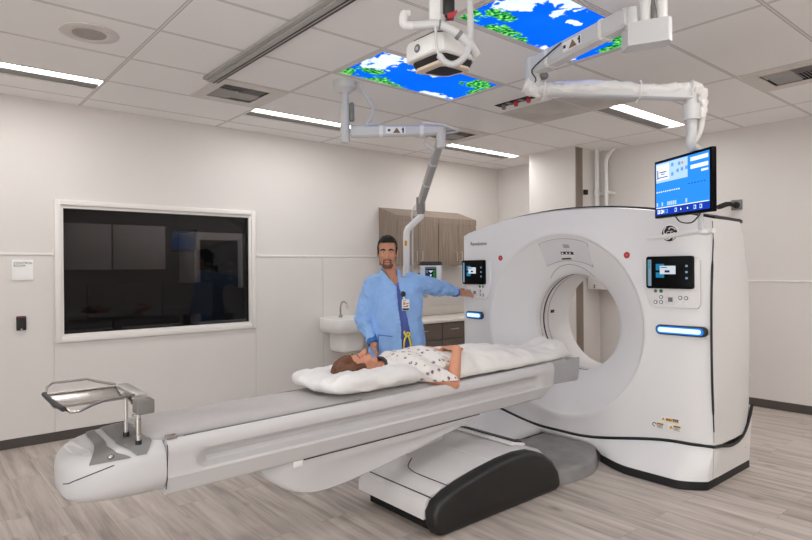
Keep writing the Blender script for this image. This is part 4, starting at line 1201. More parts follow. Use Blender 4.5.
bm = bmesh.new(); box(bm, .688, .755, 2.445, 2.515, .872, .928, .006); obj('clamp', bm, 'midgrey', t)

# ================================================================== CEILING-HUNG EQUIPMENT
# articulated arm beside the standing man
t = thing('equipment_boom', 'pale grey articulated ceiling boom carrying the contrast injector behind the standing man', 'ceiling boom', (2.59, 3.775, H))
B = V((2.59, 3.775, 0))
bm = bmesh.new(); R = [ringverts(bm, B + V((0, 0, z)), V((1, 0, 0)), V((0, -1, 0)), r, r, 32) for r, z in ((.092, H), (.092, H - .03), (.085, H - .05), (.05, H - .075), (.042, H - .085))]
for a, b in zip(R, R[1:]): bridge(bm, a, b)
bm.faces.new(R[-1]); obj('canopy', bm, 'armgrey', t)
bm = bmesh.new(); tube(bm, [B + V((0, 0, H - .08)), B + V((0, 0, 2.62))], .029, 20); obj('drop_post', bm, 'armgrey', t)
bm = bmesh.new(); tube(bm, [B + V((0, 0, 2.69)), B + V((0, 0, 2.54))], .037, 20); tube(bm, [B + V((0, 0, 2.54)), B + V((0, 0, 2.535))], .0385, 20); obj('collar', bm, 'armgrey', t)
bm = bmesh.new(); obox(bm, B + V((.040, -.034, 2.64)), V((.76, -.65, 0)), V((.65, .76, 0)), V((0, 0, 1)), .018, .026, .07, .01); obj('brake_housing', bm, 'armdark', t)
bm = bmesh.new(); tube(bm, [B + V((0, 0, 2.535)), B + V((0, 0, 2.41))], .037, 20); tube(bm, [B + V((0, 0, 2.41)), B + V((0, 0, 2.405))], .028, 16); obj('pivot', bm, 'armgrey', t)
P1 = V((3.155, 3.305, 2.493)); P0 = V((2.60, 3.767, 2.490)); d1 = (P1 - P0).normalized()
bm = bmesh.new(); sd = d1.cross(V((0, 0, 1))).normalized(); up = V((0, 0, 1))
loft(bm, [[P0 + d1 * s + sd * (a * .034) + up * (b * hh + c0) for a, b in ((-1, -.7), (-.6, -1), (.6, -1), (1, -.7), (1, .7), (.6, 1), (-.6, 1), (-1, .7))] for s, hh, c0 in ((.03, .042, 0), (.10, .046, .0), (.18, .042, .0), (.5, .037, .0), (.74, .032, .004))])
hb = obj('horizontal_arm', bm, 'armgrey', t, recalc=True)
for s in (.25, .56):
    bm = bmesh.new(); loft(bm, [[P0 + d1 * q + sd * (a * .037) + up * (b * .044) for a, b in ((-1, -.7), (-.6, -1), (.6, -1), (1, -.7), (1, .7), (.6, 1), (-.6, 1), (-1, .7))] for q in (s, s + .028)]); obj('cable_strap', bm, 'white', hb, recalc=True)
ap = Pl(P0 + d1 * .36 + sd * .0348 + up * .0, d1, (0, 0, 1))
bm = bmesh.new(); ap.slab(bm, -.06, -.025, .09, .025, 0, .0008); lb = obj('warning_label', bm, 'paper', hb)
def arm_marks(pl, par, e=.002, s=1.0):
    bm = bmesh.new(); pl.poly(bm, [(-.006 * s, -.021 * s), (.052 * s, -.021 * s), (.023 * s, .021 * s)], 0, e); obj('warning_triangle', bm, mat('brown_warning', (128, 96, 60), .6), par)
    bm = bmesh.new(); pl.q(bm, -.045 * s, -.008 * s, -.026 * s, .01 * s, e); obj('label_mark', bm, 'ink', par)
    bm = bmesh.new(); pl.q(bm, .066 * s, -.02 * s, .078 * s, .02 * s, e); pl.q(bm, .060 * s, .002 * s, .070 * s, .01 * s, e); obj('arrow_mark', bm, 'ink', par)
arm_marks(ap, lb)
bm = bmesh.new(); tube(bm, [P1 + V((0, 0, .045)), P1 + V((0, 0, -.06))], .036, 20); obj('elbow_joint', bm, 'armgrey', t)
bm = bmesh.new(); tube(bm, smoothpath([P0 + d1 * .58 + sd * .03 + up * .06, P1 + sd * .055 + d1 * .02 + up * .03, P1 + d1 * .13 + up * .0, P1 + d1 * .05 - sd * .06 + up * -.005, P1 - sd * .05 + d1 * -.10 + up * -.03, P1 - d1 * .12 + up * -.10, P1 - d1 * .05 + up * -.15], 5), .009, 8); obj('cable', bm, 'armgrey', t)
bm = bmesh.new(); tube(bm, smoothpath([(2.68, 3.71, H), (2.70, 3.69, 2.80), (2.755, 3.645, 2.68), (2.745, 3.65, 2.60), (2.69, 3.70, 2.50), (2.72, 3.675, 2.54), (2.80, 3.61, 2.555)], 5), .010, 8); obj('cable', bm, 'armgrey', t)
# sloping spring arm, knuckle, bent tube
Q0 = P1 + V((0, 0, -.06)); Q1 = V((3.53, 3.965, 2.02))
dd = (Q1 - Q0).normalized(); ss = dd.cross(V((0, 0, 1))).normalized(); uu = ss.cross(dd)
bm = bmesh.new(); tube(bm, [P1 + V((0, 0, -.05)), P1 + V((0, 0, -.13))], .032, 16)
obj('spring_arm_pivot', bm, 'armgrey', t)
bm = bmesh.new(); loft(bm, [[Q0 + dd * s + ss * (a * w) + uu * (b * w * 1.15) for a, b in ((-1, -.6), (-.6, -1), (.6, -1), (1, -.6), (1, .6), (.6, 1), (-.6, 1), (-1, .6))] for s, w in ((.0, .026), (.06, .030), (.4, .030), (.78, .030), (.85, .026))]); sa = obj('spring_arm', bm, mat('spring_arm_grey', (164, 162, 160), .45, var=.03), t, recalc=True)
for s in (.28, .56):
    bm = bmesh.new(); loft(bm, [[Q0 + dd * q + ss * (a * .033) + uu * (b * .038) for a, b in ((-1, -.6), (-.6, -1), (.6, -1), (1, -.6), (1, .6), (.6, 1), (-.6, 1), (-1, .6))] for q in (s, s + .02)]); obj('cable_strap', bm, 'armgrey', sa, recalc=True)
bm = bmesh.new(); tube(bm, [Q1 + V((0, 0, .05)), Q1 + V((0, 0, -.075))], [.040, .040], 20); tube(bm, [Q1 + V((0, 0, -.075)), Q1 + V((0, 0, -.10))], .034, 16); obj('knuckle', bm, 'armdark', t)
tb = [Q1 + V((0, 0, -.08)), (3.53, 3.97, 1.90), (3.50, 4.00, 1.86), (3.475, 4.035, 1.82), (3.455, 4.062, 1.785), (3.45, 4.073, 1.70), (3.45, 4.073, 1.35), (3.45, 4.073, 1.22)]
bm = bmesh.new(); tube(bm, smoothpath(tb, 5), .029, 14); obj('bent_tube', bm, 'white', t)
bm = bmesh.new(); tube(bm, smoothpath([Q1 + V((-.04, .03, -.02)), (3.47, 4.02, 1.92), (3.475, 4.01, 1.83), (3.49, 4.035, 1.72), (3.49, 4.035, 1.4)], 5), .007, 8); obj('cable', bm, 'armgrey', t)
bm = bmesh.new(); tube(bm, [(3.424, 4.051, 1.685), (3.424, 4.051, 1.64)], .012, 8); obj('tag', bm, 'orange', t)
# injector head
t = thing('contrast_injector', 'white contrast injector head with a dark control screen behind the outstretched arm', 'injector', (3.63, 3.95, 1.2))
ic = V((3.63, 3.945, 1.372)); ipl = Pl(ic, (.764, -.645, 0), (0, 0, 1))   # faces the camera side
bm = bmesh.new(); ipl.slab(bm, -.098, -.14, .098, .10, -.13, .0, .012, .02); obj('housing', bm, 'white', t)
bm = bmesh.new(); ipl.slab(bm, -.101, .09, .101, .125, -.13, .004, .008, .018); obj('top_cap', bm, 'ink', t)
bm = bmesh.new(); ipl.slab(bm, -.055, -.115, .05, .078, .0, .006, .002, .01); ds = obj('display', bm, 'btn', t)
bm = bmesh.new(); ipl.slab(bm, -.048, -.105, .043, .060, .006, .0075); obj('display_glass', bm, 'gloss', ds)
bm = bmesh.new()
e = .0082
ipl.q(bm, -.044, -.06, -.022, .02, e, 0); ipl.q(bm, .018, -.06, .040, .025, e, 1); ipl.q(bm, -.046, .022, -.028, .05, e, 2); ipl.q(bm, .020, .028, .042, .052, e, 3)
for k in range(4):
    ipl.q(bm, -.010, -.07 + k * .032, .004, -.055 + k * .032, e, 4)
for k in range(2): ipl.q(bm, -.02 + k * .022, .035, -.008 + k * .022, .045, e, 4)
obj('display_image', bm, [M[k] for k in ('scr_ink', 'scr_green', 'scr_teal', 'scr_green', 'scr_grey')], ds)
for s in (-.045, .045):
    bm = bmesh.new(); tube(bm, [ipl.p(s, -.13, -.06), ipl.p(s, -.185, -.06), ipl.p(s, -.20, -.06)], [.030, .028, .015], 14); obj('syringe_holder', bm, 'white', t)
bm = bmesh.new(); tube(bm, [ipl.p(-.098, .0, -.07), ipl.p(-.118, .0, -.07)], .02, 12); obj('knob', bm, 'black', t)
bm = bmesh.new(); tube(bm, [ipl.p(-.118, -.06, -.08), V((3.47, 4.065, 1.30)), V((3.45, 4.073, 1.29))], .02, 10); obj('bracket', bm, 'white', t)

# monitor arm
t = thing('equipment_boom', 'white two-part ceiling boom in a clear plastic sleeve holding the monitor', 'ceiling boom', (2.76, 1.47, H))
mc = V((2.757, 1.468, 0)); mu = V((.764, -.645, 0)); mv = V((.645, .764, 0))
bm = bmesh.new(); c0 = mc + V((0, 0, 2.60))
mp = Pl(c0, mu, (0, 0, 1))
def hexa(z, g=0): return [mc + mu * a + mv * (b - a * .45) + V((0, 0, z + (b + a * .4) * g)) for a, b in ((-.073, -.055), (.09, -.06), (.115, -.03), (.118, .045), (-.055, .055), (-.073, .03))]
loft(bm, [hexa(2.510, .0), hexa(2.517), hexa(2.622)]); obj('mount_housing', bm, 'armgrey', t, recalc=True)
bm = bmesh.new()
for a, b, r in ((.022, .0, .027), (.09, -.03, .025)):
    bm = bmesh.new(); tube(bm, [mc + mu * a + mv * b + V((0, 0, 2.61)), mc + mu * a + mv * b + V((0, 0, H))], r, 18); obj('drop_post', bm, 'white', t)
bm = bmesh.new(); tube(bm, [mc + mu * .057 + V((0, 0, 2.61)), mc + mu * .057 + V((0, 0, H))], .010, 8); obj('cable', bm, 'orange', t)
bm = bmesh.new(); tube(bm, [mc + mu * .050 + mv * -.03 + V((0, 0, 2.612)), mc + mu * .050 + mv * -.03 + V((0, 0, 2.68)), mc + mu * .054 + V((0, 0, 2.75))], .012, 8); obj('cable', bm, 'armdark', t)
bm = bmesh.new(); tube(bm, [mc + mu * -.048 + V((0, 0, 2.60)), mc + mu * -.048 + V((0, 0, 2.70))], .030, 18); obj('pivot', bm, 'armgrey', t)
A0 = mc + mu * -.055 + V((0, 0, 2.655)); A1 = V((2.836, 2.180, 2.615))
d1 = (A1 - A0).normalized(); sd = V((0, 0, 1)).cross(d1).normalized(); up = d1.cross(sd)
OCT = ((-1, -.75), (-.7, -1), (.7, -1), (1, -.75), (1, .75), (.7, 1), (-.7, 1), (-1, .75))
LA = (A1 - A0).length
bm = bmesh.new(); loft(bm, [[A0 + d1 * s + sd * (a * .042) + up * (b * w) for a, b in OCT] for s, w in ((0, .046), (.1, .047), (LA - .06, .050), (LA, .045))]); ha = obj('upper_arm', bm, 'armgrey', t, recalc=True)
for s in (.14, LA - .16):
    bm = bmesh.new(); loft(bm, [[A0 + d1 * q + sd * (a * .046) + up * (b * .053) for a, b in OCT] for q in (s, s + .02)]); obj('cable_strap', bm, 'white', ha, recalc=True)
ap = Pl(A0 + d1 * (LA * .52) + sd * .0425, d1 * -1, up)
if ap.n.dot(sd) < 0: ap = Pl(A0 + d1 * (LA * .52) - sd * .0425, d1 * -1, up)
bm = bmesh.new(); ap.slab(bm, -.05, -.026, .085, .026, 0, .0008); lb = obj('warning_label', bm, 'paper', ha); arm_marks(ap, lb)
bm = bmesh.new(); tube(bm, smoothpath([A0 + d1 * (LA * .6) + ap.n * .048 + up * .03, A0 + d1 * (LA * .75) + ap.n * .054, A0 + d1 * (LA * .93) + ap.n * .056 + up * -.04, A1 + V((.02, -.05, -.09)) + ap.n * .05, A1 + V((.0, .0, -.14)) + ap.n * .05], 4), .004, 6); obj('cable', bm, 'ink', t)
bm = bmesh.new(); tube(bm, [A1 + V((0, 0, .05)), A1 + V((0, 0, -.135))], .048, 20); obj('elbow_joint', bm, 'armgrey', t)
bm = bmesh.new(); ell(bm, A1 + V((.03, -.05, -.055)), .03, .03, .022, 12); obj('joint_knob', bm, 'midgrey', t)
L0 = A1 + V((0, 0, -.125)); L1 = V((3.425, 1.525, 2.410))
dl = (L1 - L0).normalized(); sl = V((0, 0, 1)).cross(dl).normalized(); ul = dl.cross(sl)
bm = bmesh.new(); loft(bm, [[L0 + dl * s + sl * (a * .036) + ul * (b * w) for a, b in OCT] for s, w in ((.0, .040), (.16, .034), ((L1 - L0).length, .028))]); obj('lower_arm', bm, 'armgrey', t, recalc=True)
# crumpled clear sleeve around elbow, lower arm and wrist
bm = bmesh.new(); rings = []; path = smoothpath([L0 + V((-.03, .035, .03)), L0 + dl * .02, L0 + dl * .14 + V((0, 0, .008)), L0 + dl * .40 + V((0, 0, .022)), L0 + dl * .65 + V((0, 0, .016)), L1 + V((-.03, .03, .03)), L1 + V((.005, -.005, .035)), L1 + V((.045, -.03, .01)), L1 + V((.055, -.04, -.06)), L1 + V((.045, -.035, -.13))], 9)
n = 22; m = len(path)
for i, p in enumerate(path):
    f = i / (m - 1); dirv = (path[min(m - 1, i + 1)] - path[max(0, i - 1)]).normalized()
    if i == 0: u = dirv.orthogonal().normalized()
    u = (u - dirv * u.dot(dirv)).normalized(); w = dirv.cross(u)
    r = interp(f, [(0, .050), (.08, .054), (.16, .040), (.3, .043), (.55, .038), (.68, .041), (.76, .036), (.85, .026), (1, .02)])
    rg = []
    for k in range(n):
        a = 2 * PI * k / n; q = p + u * math.cos(a) * r + w * math.sin(a) * r
        q += (q - p) * (.30 * noise.noise(q * 20) + .26 * noise.noise(V((f * 34, a * 1.1, 3))) + .14 * noise.noise(q * 46))
        rg.append(q)
    rings.append(rg)
loft(bm, rings); sl_ = obj('plastic_sleeve', bm, 'vinylwhite', t, 80, recalc=True)
for f in (.17, .42, .62):
    p = path[int(f * (m - 1))]; bm = bmesh.new(); tube(bm, [p + (ul * math.cos(k * PI / 6) + sl * math.sin(k * PI / 6)) * .053 for k in range(13)], .004, 6); tube(bm, [p - ul * .05, p - ul * .075 - dl * .012], .003, 6); obj('cable_tie', bm, 'white', sl_)
bm = bmesh.new(); tube(bm, [L1 + V((0, 0, .03)), L1 + V((0, 0, -.09))], .030, 18); tube(bm, [L1 + V((0, 0, -.05)), L1 + V((0, 0, -.14))], .044, 20); tube(bm, [L1 + V((0, 0, -.14)), L1 + V((0, 0, -.155))], .030, 18); obj('wrist_joint', bm, 'armgrey', t)
Mc = V((3.53, 1.635, 1.922))   # centre of the monitor
Mu = V((-.241, -.442, 0)).normalized() * -1   # along its width, towards the far edge
Mu = V((.478, .878, 0)).normalized(); 
Mn = V((-Mu.y, Mu.x, 0))        # faces the table side
Mu = V((-Mu.x, -Mu.y, 0))       # picture-right direction (towards the camera)
bm = bmesh.new(); bk = Mc - Mn * .055
tube(bm, smoothpath([L1 + V((0, 0, -.15)), L1 + V((0, 0, -.22)), L1 + V((.015, .015, -.28)), bk + V((-.01, -.05, .20)) , bk + V((0, -.0, .10)), bk], 5), .026, 14); obj('drop_tube', bm, 'armgrey', t)
bm = bmesh.new(); tube(bm, smoothpath([L1 + V((.05, -.04, -.12)), L1 + V((.06, -.02, -.2)), L1 + V((.06, .03, -.29)), bk + V((.03, -.02, .19))], 5), .016, 10); obj('cable', bm, 'vinylwhite', t)
# the monitor itself
t = thing('monitor', 'flat black monitor with a blue screen hanging in front of the scanner', 'monitor', Mc)
mp = Pl(Mc, Mu, (0, 0, 1))
bm = bmesh.new(); mp.slab(bm, -.258, -.180, .258, .180, -.030, .0, .004, .006); obj('bezel', bm, 'gloss', t)
bm = bmesh.new(); mp.slab(bm, -.12, -.08, .12, .08, -.055, -.030, .004, .01); obj('back_housing', bm, 'black', t)
bm = bmesh.new(); e = .0012
mp.q(bm, -.242, -.163, .242, .163, e, 0)
q = lambda a0, b0, a1, b1, mi, d=1: mp.q(bm, a0, b0, a1, b1, e + .0005 * d, mi)
q(-.238, .040, .060, .160, 1); q(-.232, .055, -.110, .150, 2, 2)
q(-.225, .062, -.215, .12, 5, 3); q(-.205, .100, -.135, .106, 5, 3); q(-.19, .088, -.15, .093, 3, 3); q(-.222, .068, -.122, .074, 3, 3)
for a, b in ((-.09, .125), (-.025, .122), (-.09, .068), (-.04, .082), (0, .084), (.04, .087)): q(a, b, a + .022, b + .02, 4, 2)
q(.005, .124, .022, .138, 6, 2)
for b0, b1, a0 in ((.125, .148, .085), (.08, .103, .085), (.055, .067, .175)): q(a0, b0, .232, b1, 2)
for k in range(11): q(-.235 + k * .021, -.022 + (k % 2) * .001, -.222 + k * .021, -.015, 2)
for k in range(6): q(.065 + k * .026, -.004, .079 + k * .026, .001, 3)
for a in (-.235, -.185, -.13, -.112, -.094, -.076, -.058, .04): q(a, -.108, a + .014, -.084, 1)
q(-.238, -.120, .238, -.115, 2); q(-.242, -.163, .242, -.120, 3, 0.5)
for k, a in enumerate((-.225, -.195, -.175, -.145, -.06, -.01, .05, .11, .16)):
    q(a, -.154, a + .022, -.130, (2, 2, 4, 4, 1, 5, 5, 1, 1)[k], 2)
    q(a + .004, -.148, a + .014, -.136, (4, 4, 2, 3, 3, 2, 2, 3, 3)[k], 3)
obj('screen', bm, [M[k] for k in ('scr_blue', 'scr_pale', 'scr_white', 'scr_navy', 'scr_tile', 'scr_ink', 'scr_orange')], t)
bm = bmesh.new(); tube(bm, smoothpath([mp.p(-.10, -.175, -.03), mp.p(-.06, -.215, -.04), mp.p(.03, -.225, -.045), mp.p(.10, -.19, -.04), mp.p(.13, -.17, -.03)], 5), .004, 6); obj('cable', bm, 'black', t)
bm = bmesh.new(); tube(bm, smoothpath([mp.p(.09, -.16, -.06), mp.p(.09, -.21, -.06), mp.p(.105, -.245, -.05), mp.p(.12, -.275, -.04)], 5), .014, 10); obj('handle_post', bm, 'armgrey', t)
bm = bmesh.new(); tube(bm, smoothpath([mp.p(-.36, -.300, -.02), mp.p(-.2, -.296, -.03), mp.p(0, -.286, -.04), mp.p(.14, -.282, -.04), mp.p(.235, -.285, -.03)], 6), .0145, 12); ell(bm, mp.p(.16, -.29, -.035), .04, .04, .018, 14); obj('handle_bar', bm, 'white', t)

# overhead positioning camera on its own post
t = thing('overhead_camera', 'white box-shaped positioning camera hanging from the ceiling on a post', 'camera', (1.80, 1.90, H))
oc = V((1.80, 1.895, 0)); ou = V((.764, -.645, 0)); ov = V((.645, .764, 0))
# picture-facing shape given by right (a), away (b), up (c) from the centre of the box
def OP(a, b, c): return oc + ou * a + ov * b + V((0, 0, c))
bm = bmesh.new()
hx = [(-.142, .03), (-.136, -.005), (-.03, -.135), (.015, -.14), (.148, -.03), (.155, .0), (.05, .085), (.0, .09)]
loft(bm, [[OP(p[0] * s, p[1] * s, z) for p in hx] for z, s in ((2.345, .95), (2.352, 1), (2.416, 1), (2.425, .96))]); obj('housing', bm, 'white', t, 30, recalc=True)
bm = bmesh.new(); loft(bm, [[OP(p[0] * s, p[1] * s, z) for p in hx] for z, s in ((2.425, .85), (2.44, .80), (2.444, .6))]); obj('mount_block', bm, 'black', t, 30, recalc=True)
bm = bmesh.new(); loft(bm, [[OP(p[0] * s + .012, p[1] * s + .01, z) for p in hx] for z, s in ((2.35, .90), (2.322, .80), (2.315, .74))]); obj('lens_skirt', bm, 'black', t, 30, recalc=True)
bm = bmesh.new(); loft(bm, [[OP(p[0] * s + .012, p[1] * s + .01, z) for p in hx] for z, s in ((2.319, .79), (2.309, .80), (2.306, .78))]); ls = obj('lens_frame', bm, mat('cream_plastic', (214, 198, 178), .5), t, 30, recalc=True)
bm = bmesh.new(); bm.faces.new([bm.verts.new(OP(p[0] * .55 + .02, p[1] * .55 + .015, 2.3052)) for p in hx][::-1]); obj('lens_window', bm, 'gloss', ls)
# round emblem on the side facing left
ea, eb = V(OP(-.136, -.005, 2.385)), V(OP(-.03, -.135, 2.385)); du = (eb - ea).normalized(); ep = Pl(ea.lerp(eb, .38), du, (0, 0, 1))
bm = bmesh.new(); ep.disc(bm, 0, 0, .018, -.002, .002); em = obj('emblem', bm, 'ink', t)
bm = bmesh.new(); ep.disc(bm, 0, 0, .0145, .002, .0026); obj('emblem_disc', bm, 'btn', em)
textmesh('emblem_letters', 'GE', .015, ep, 0, -.005, .003, 'paper', em, 'CENTER', .8)
# handle: bent grey tube with a rubber end, across the near side of the box
bm = bmesh.new(); hp = [OP(-.122, -.17, 2.437), OP(-.07, -.18, 2.435), OP(-.01, -.19, 2.432), OP(.05, -.19, 2.405), OP(.11, -.18, 2.36), OP(.15, -.14, 2.325)]
tube(bm, smoothpath(hp, 5), [.017] * 4 + [.018] * 12 + [.019] * 6 + [.018] * 4, 14); hd = obj('handle', bm, 'armgrey', t)
bm = bmesh.new(); tube(bm, smoothpath([OP(-.145, -.165, 2.487), OP(-.153, -.168, 2.477), OP(-.154, -.17, 2.447), OP(-.142, -.17, 2.437), OP(-.115, -.17, 2.436)], 5), .0185, 12); tube(bm, [OP(-.152, -.165, 2.485), OP(-.125, -.162, 2.49)], .014, 10); obj('handle_grip', bm, 'plasticgrey', hd)
bm = bmesh.new(); tube(bm, smoothpath([OP(.065, -.19, 2.394), OP(.078, -.187, 2.384)], 2), .0205, 14); tube(bm, [OP(-.01, -.19, 2.432), OP(-.002, -.19, 2.431)], .0195, 14); obj('handle_collar', bm, 'armdark', hd)
bm = bmesh.new(); obox(bm, OP(-.02, -.06, 2.68), ou, ov, V((0, 0, 1)), .024, .035, .19, .004); obj('post', bm, 'white', t)
bm = bmesh.new(); obox(bm, OP(.035, -.02, 2.70), ou, ov, V((0, 0, 1)), .016, .03, .17, .004); obj('post_rail', bm, 'armdark', t)
bm = bmesh.new(); obox(bm, OP(.042, -.06, 2.56), ou, ov, V((0, 0, 1)), .022, .028, .05, .006); obx = obj('brake_block', bm, 'black', t)
bm = bmesh.new(); prism_pts = [OP(.03, -.10, 2.515), OP(.075, -.10, 2.53), OP(.055, -.10, 2.50), OP(.035, -.10, 2.495)]
fa = [bm.verts.new(p) for p in prism_pts]; fb = [bm.verts.new(p + ov * .03) for p in prism_pts]; bridge(bm, fa, fb); bm.faces.new(fa); bm.faces.new(fb[::-1]); obj('brake_lever', bm, 'red', obx, recalc=True)
bm = bmesh.new(); tube(bm, [OP(.0, -.06, 2.42), OP(.0, -.06, 2.52)], .03, 14); obj('swivel', bm, 'armgrey', t)
# ribbed cable
cp = smoothpath([OP(.122, -.14, 2.86), OP(.122, -.15, 2.6), OP(.120, -.17, 2.40), OP(.10, -.19, 2.31), OP(.055, -.2, 2.268), OP(.015, -.2, 2.275), OP(-.012, -.2, 2.305)], 15)
bm = bmesh.new(); tube(bm, cp, [.0115 + .0035 * (i % 2) for i in range(len(cp))], 10); obj('ribbed_cable', bm, 'armgrey', t, 0)
bm = bmesh.new(); tube(bm, smoothpath([OP(-.012, -.2, 2.305), OP(-.022, -.203, 2.35), OP(-.024, -.2, 2.42)], 5), .006, 8); obj('cable', bm, 'armgrey', t)
bm = bmesh.new(); obox(bm, OP(.02, -.03, H - .006), ou, ov, V((0, 0, 1)), .09, .09, .006, .002); obj('ceiling_plate', bm, 'white', t)

# ================================================================== BEDDING AND PATIENT
MT = .780   # top of the mattress near the patient
# pillow
bm = bmesh.new(); t_ = bmesh.new(); bmesh.ops.create_uvsphere(t_, u_segments=72, v_segments=40, radius=1)
PC = V((1.955, 2.735, .835))
for v in t_.verts:
    x, y, z = v.co
    r = (abs(x) ** 4 + abs(y) ** 4) ** .25
    m_ = max(1e-6, math.hypot(x, y)); k = m_ / max(r, 1e-6)
    px, py = x * k, y * k
    hgt = .068 * math.copysign(abs(z) ** .75, z)
    q = V((PC.x + px * .345, PC.y + py * .252, PC.z + hgt))
    if z > 0:
        # dented by the head, fuller along the near edge
        dx, dy = (q.x - 1.93) / .20, (q.y - 2.77) / .13
        q.z -= .050 * math.exp(-(dx * dx + dy * dy) * .8)
        q.z += .022 * math.exp(-((q.y - 2.54) / .055) ** 2) * sstep(1.6, 1.75, q.x) * (1 - sstep(2.15, 2.28, q.x))
        q.z -= .018 * sstep(2.0, 2.26, q.x)
    else: q.z = max(q.z, MT - .004)
    v.co = q
t_.normal_update(); add(bm, t_)
wrinkle(bm, .022, 8, (1, 2.2, 1), 3, lambda c: sstep(MT, MT + .03, c.z))
wrinkle(bm, .017, 19, (1, 1.5, 1), 9, lambda c: sstep(MT, MT + .03, c.z))
tag(obj('pillow', bm, 'pillow', None, 0, at=(1.87, 2.735, MT)), "white pillow under the lying patient's head", 'pillow')

# patient: one continuous body lying on the back along the table
pr = thing('person', 'person lying on the scanner table in a dotted white gown', 'person', (2.4, 2.735, MT))
def chain(bm, pts, rs, n=14):
    for (a, b), (ra, rb) in zip(zip(pts, pts[1:]), zip(rs, rs[1:])):
        cone(bm, V(a), V(b), ra, rb, n)
    for p, r in zip(pts, rs): ell(bm, p, r, r, r, n)
def hand(bm, wrist, pd, palmn, thumbside, L=.18, curl=.35, spread=.16):
    """five-fingered hand. pd: pointing direction, palmn: palm normal (fingers curl this way), thumbside: sideways direction of the thumb"""
    pd = V(pd).normalized(); pn = V(palmn); pn = (pn - pd * pn.dot(pd)).normalized(); ts = V(thumbside); ts = (ts - pd * ts.dot(pd) - pn * ts.dot(pn)).normalized()
    w = V(wrist); pl_ = L * .52
    ell(bm, w + pd * (pl_ * .5), .5 * pl_ + .012, .042, .016, 14, (pd, ts, pn))
    ell(bm, w + pd * (pl_ * .78), .03, .043, .014, 14, (pd, ts, pn))
    for k, (off, ln) in enumerate(((.030, .88), (.010, 1.0), (-.011, .93), (-.031, .74))):
        b = w + pd * (pl_ * .84) + ts * off
        d_ = (pd + ts * (off * spread * 10)).normalized(); p0 = b - d_ * .02
        fl = L * .50 * ln; p1 = b + d_ * (fl * .42) + pn * (curl * .10 * fl)
        d2 = (d_ + pn * curl).normalized(); p2 = p1 + d2 * (fl * .34)
        d3 = (d_ + pn * curl * 2.0).normalized(); p3 = p2 + d3 * (fl * .26)
        chain(bm, [p0, p1, p2, p3], [.0095, .0088, .0080, .0070], 10)
    b = w + pd * (pl_ * .18) + ts * .026
    p1 = b + (pd * .55 + ts * .75 + pn * .15).normalized() * .042; p2 = p1 + (pd * .85 + ts * .4 + pn * .2).normalized() * .034; p3 = p2 + (pd * .95 + ts * .1 + pn * .25).normalized() * .026
    chain(bm, [b - ts * .012, p1, p2, p3], [.0135, .0115, .0098, .0085], 10)

bm = bmesh.new()
HC = V((1.935, 2.74, .865))
X_, Y_, Z_ = V((1, 0, 0)), V((0, 1, 0)), V((0, 0, 1))
ell(bm, HC + V((-.030, 0, -.002)), .108, .076, .092, 24)            # cranium
ell(bm, HC + V((.035, 0, .020)), .095, .064, .066, 20)              # face
ell(bm, HC + V((.105, 0, .016)), .045, .044, .045, 16)              # jaw
ell(bm, HC + V((.135, 0, .040)), .022, .024, .022, 12)              # chin
chain(bm, [HC + V((.022, 0, .078)), HC + V((.050, 0, .094)), HC + V((.066, 0, .106))], [.010, .011, .0125], 12)   # nose
for s in (-1, 1): ell(bm, HC + V((.064, s * .013, .094)), .008, .008, .008, 8)
ell(bm, HC + V((.0, 0, .076)), .018, .050, .012, 14)                # brow ridge
ell(bm, HC + V((.092, 0, .076)), .008, .021, .010, 12); ell(bm, HC + V((.104, 0, .073)), .008, .018, .010, 12)  # lips
for s in (-1, 1):
    ell(bm, HC + V((.055, s * .042, .058)), .026, .022, .022, 12)   # cheeks
    ell(bm, HC + V((.022, s * .028, .070)), .013, .015, .010, 10)   # closed lids
    ell(bm, HC + V((.012, s * .078, -.010)), .030, .010, .020, 12)  # ears
chain(bm, [HC + V((.09, 0, -.02)), HC + V((.17, 0, -.015)), HC + V((.25, 0, -.025))], [.052, .050, .06])
# trunk
for x, w, h, zc in ((2.20, .12, .05, .845), (2.28, .165, .075, .850), (2.40, .165, .085, .855), (2.55, .150, .080, .850), (2.70, .150, .055, .835), (2.84, .16, .055, .832)):
    ell(bm, (x, 2.74, zc), .13, w, h, 18)
for s in (-1, 1):
    chain(bm, [(2.90, 2.74 + s * .09, .845), (3.30, 2.74 + s * .080, .822), (3.66, 2.74 + s * .065, .805)], [.062, .042, .03])
    chain(bm, [(3.66, 2.74 + s * .06, .806), (3.685, 2.74 + s * .06, .840)], [.03, .022], 12)
# near arm: along the side, forearm raised over the belly
NS, NE, NW = V((2.27, 2.59, .850)), V((2.470, 2.505, .752)), V((2.572, 2.565, .942))
chain(bm, [NS, NE], [.054, .044]); chain(bm, [NE, NE.lerp(NW, .35), NW], [.043, .040, .027])
hand(bm, NW, (.12, .55, .02), (0, .2, -1), (.9, -.2, 0), .165, .30, .12)
# far arm lying across the belly
FS, FE, FW_ = V((2.27, 2.88, .85)), V((2.36, 2.965, .86)), V((2.56, 2.90, .912))
chain(bm, [FS, FE], [.05, .042]); chain(bm, [FE, FW_], [.040, .027])
hand(bm, FW_, (.9, -.55, .02), (0, 0, -1), (-.3, -1, 0), .165, .15, .1)
body = remesh(bm, .0055, 3, .45)
body = obj('body', body, 'skin2', pr, 0)
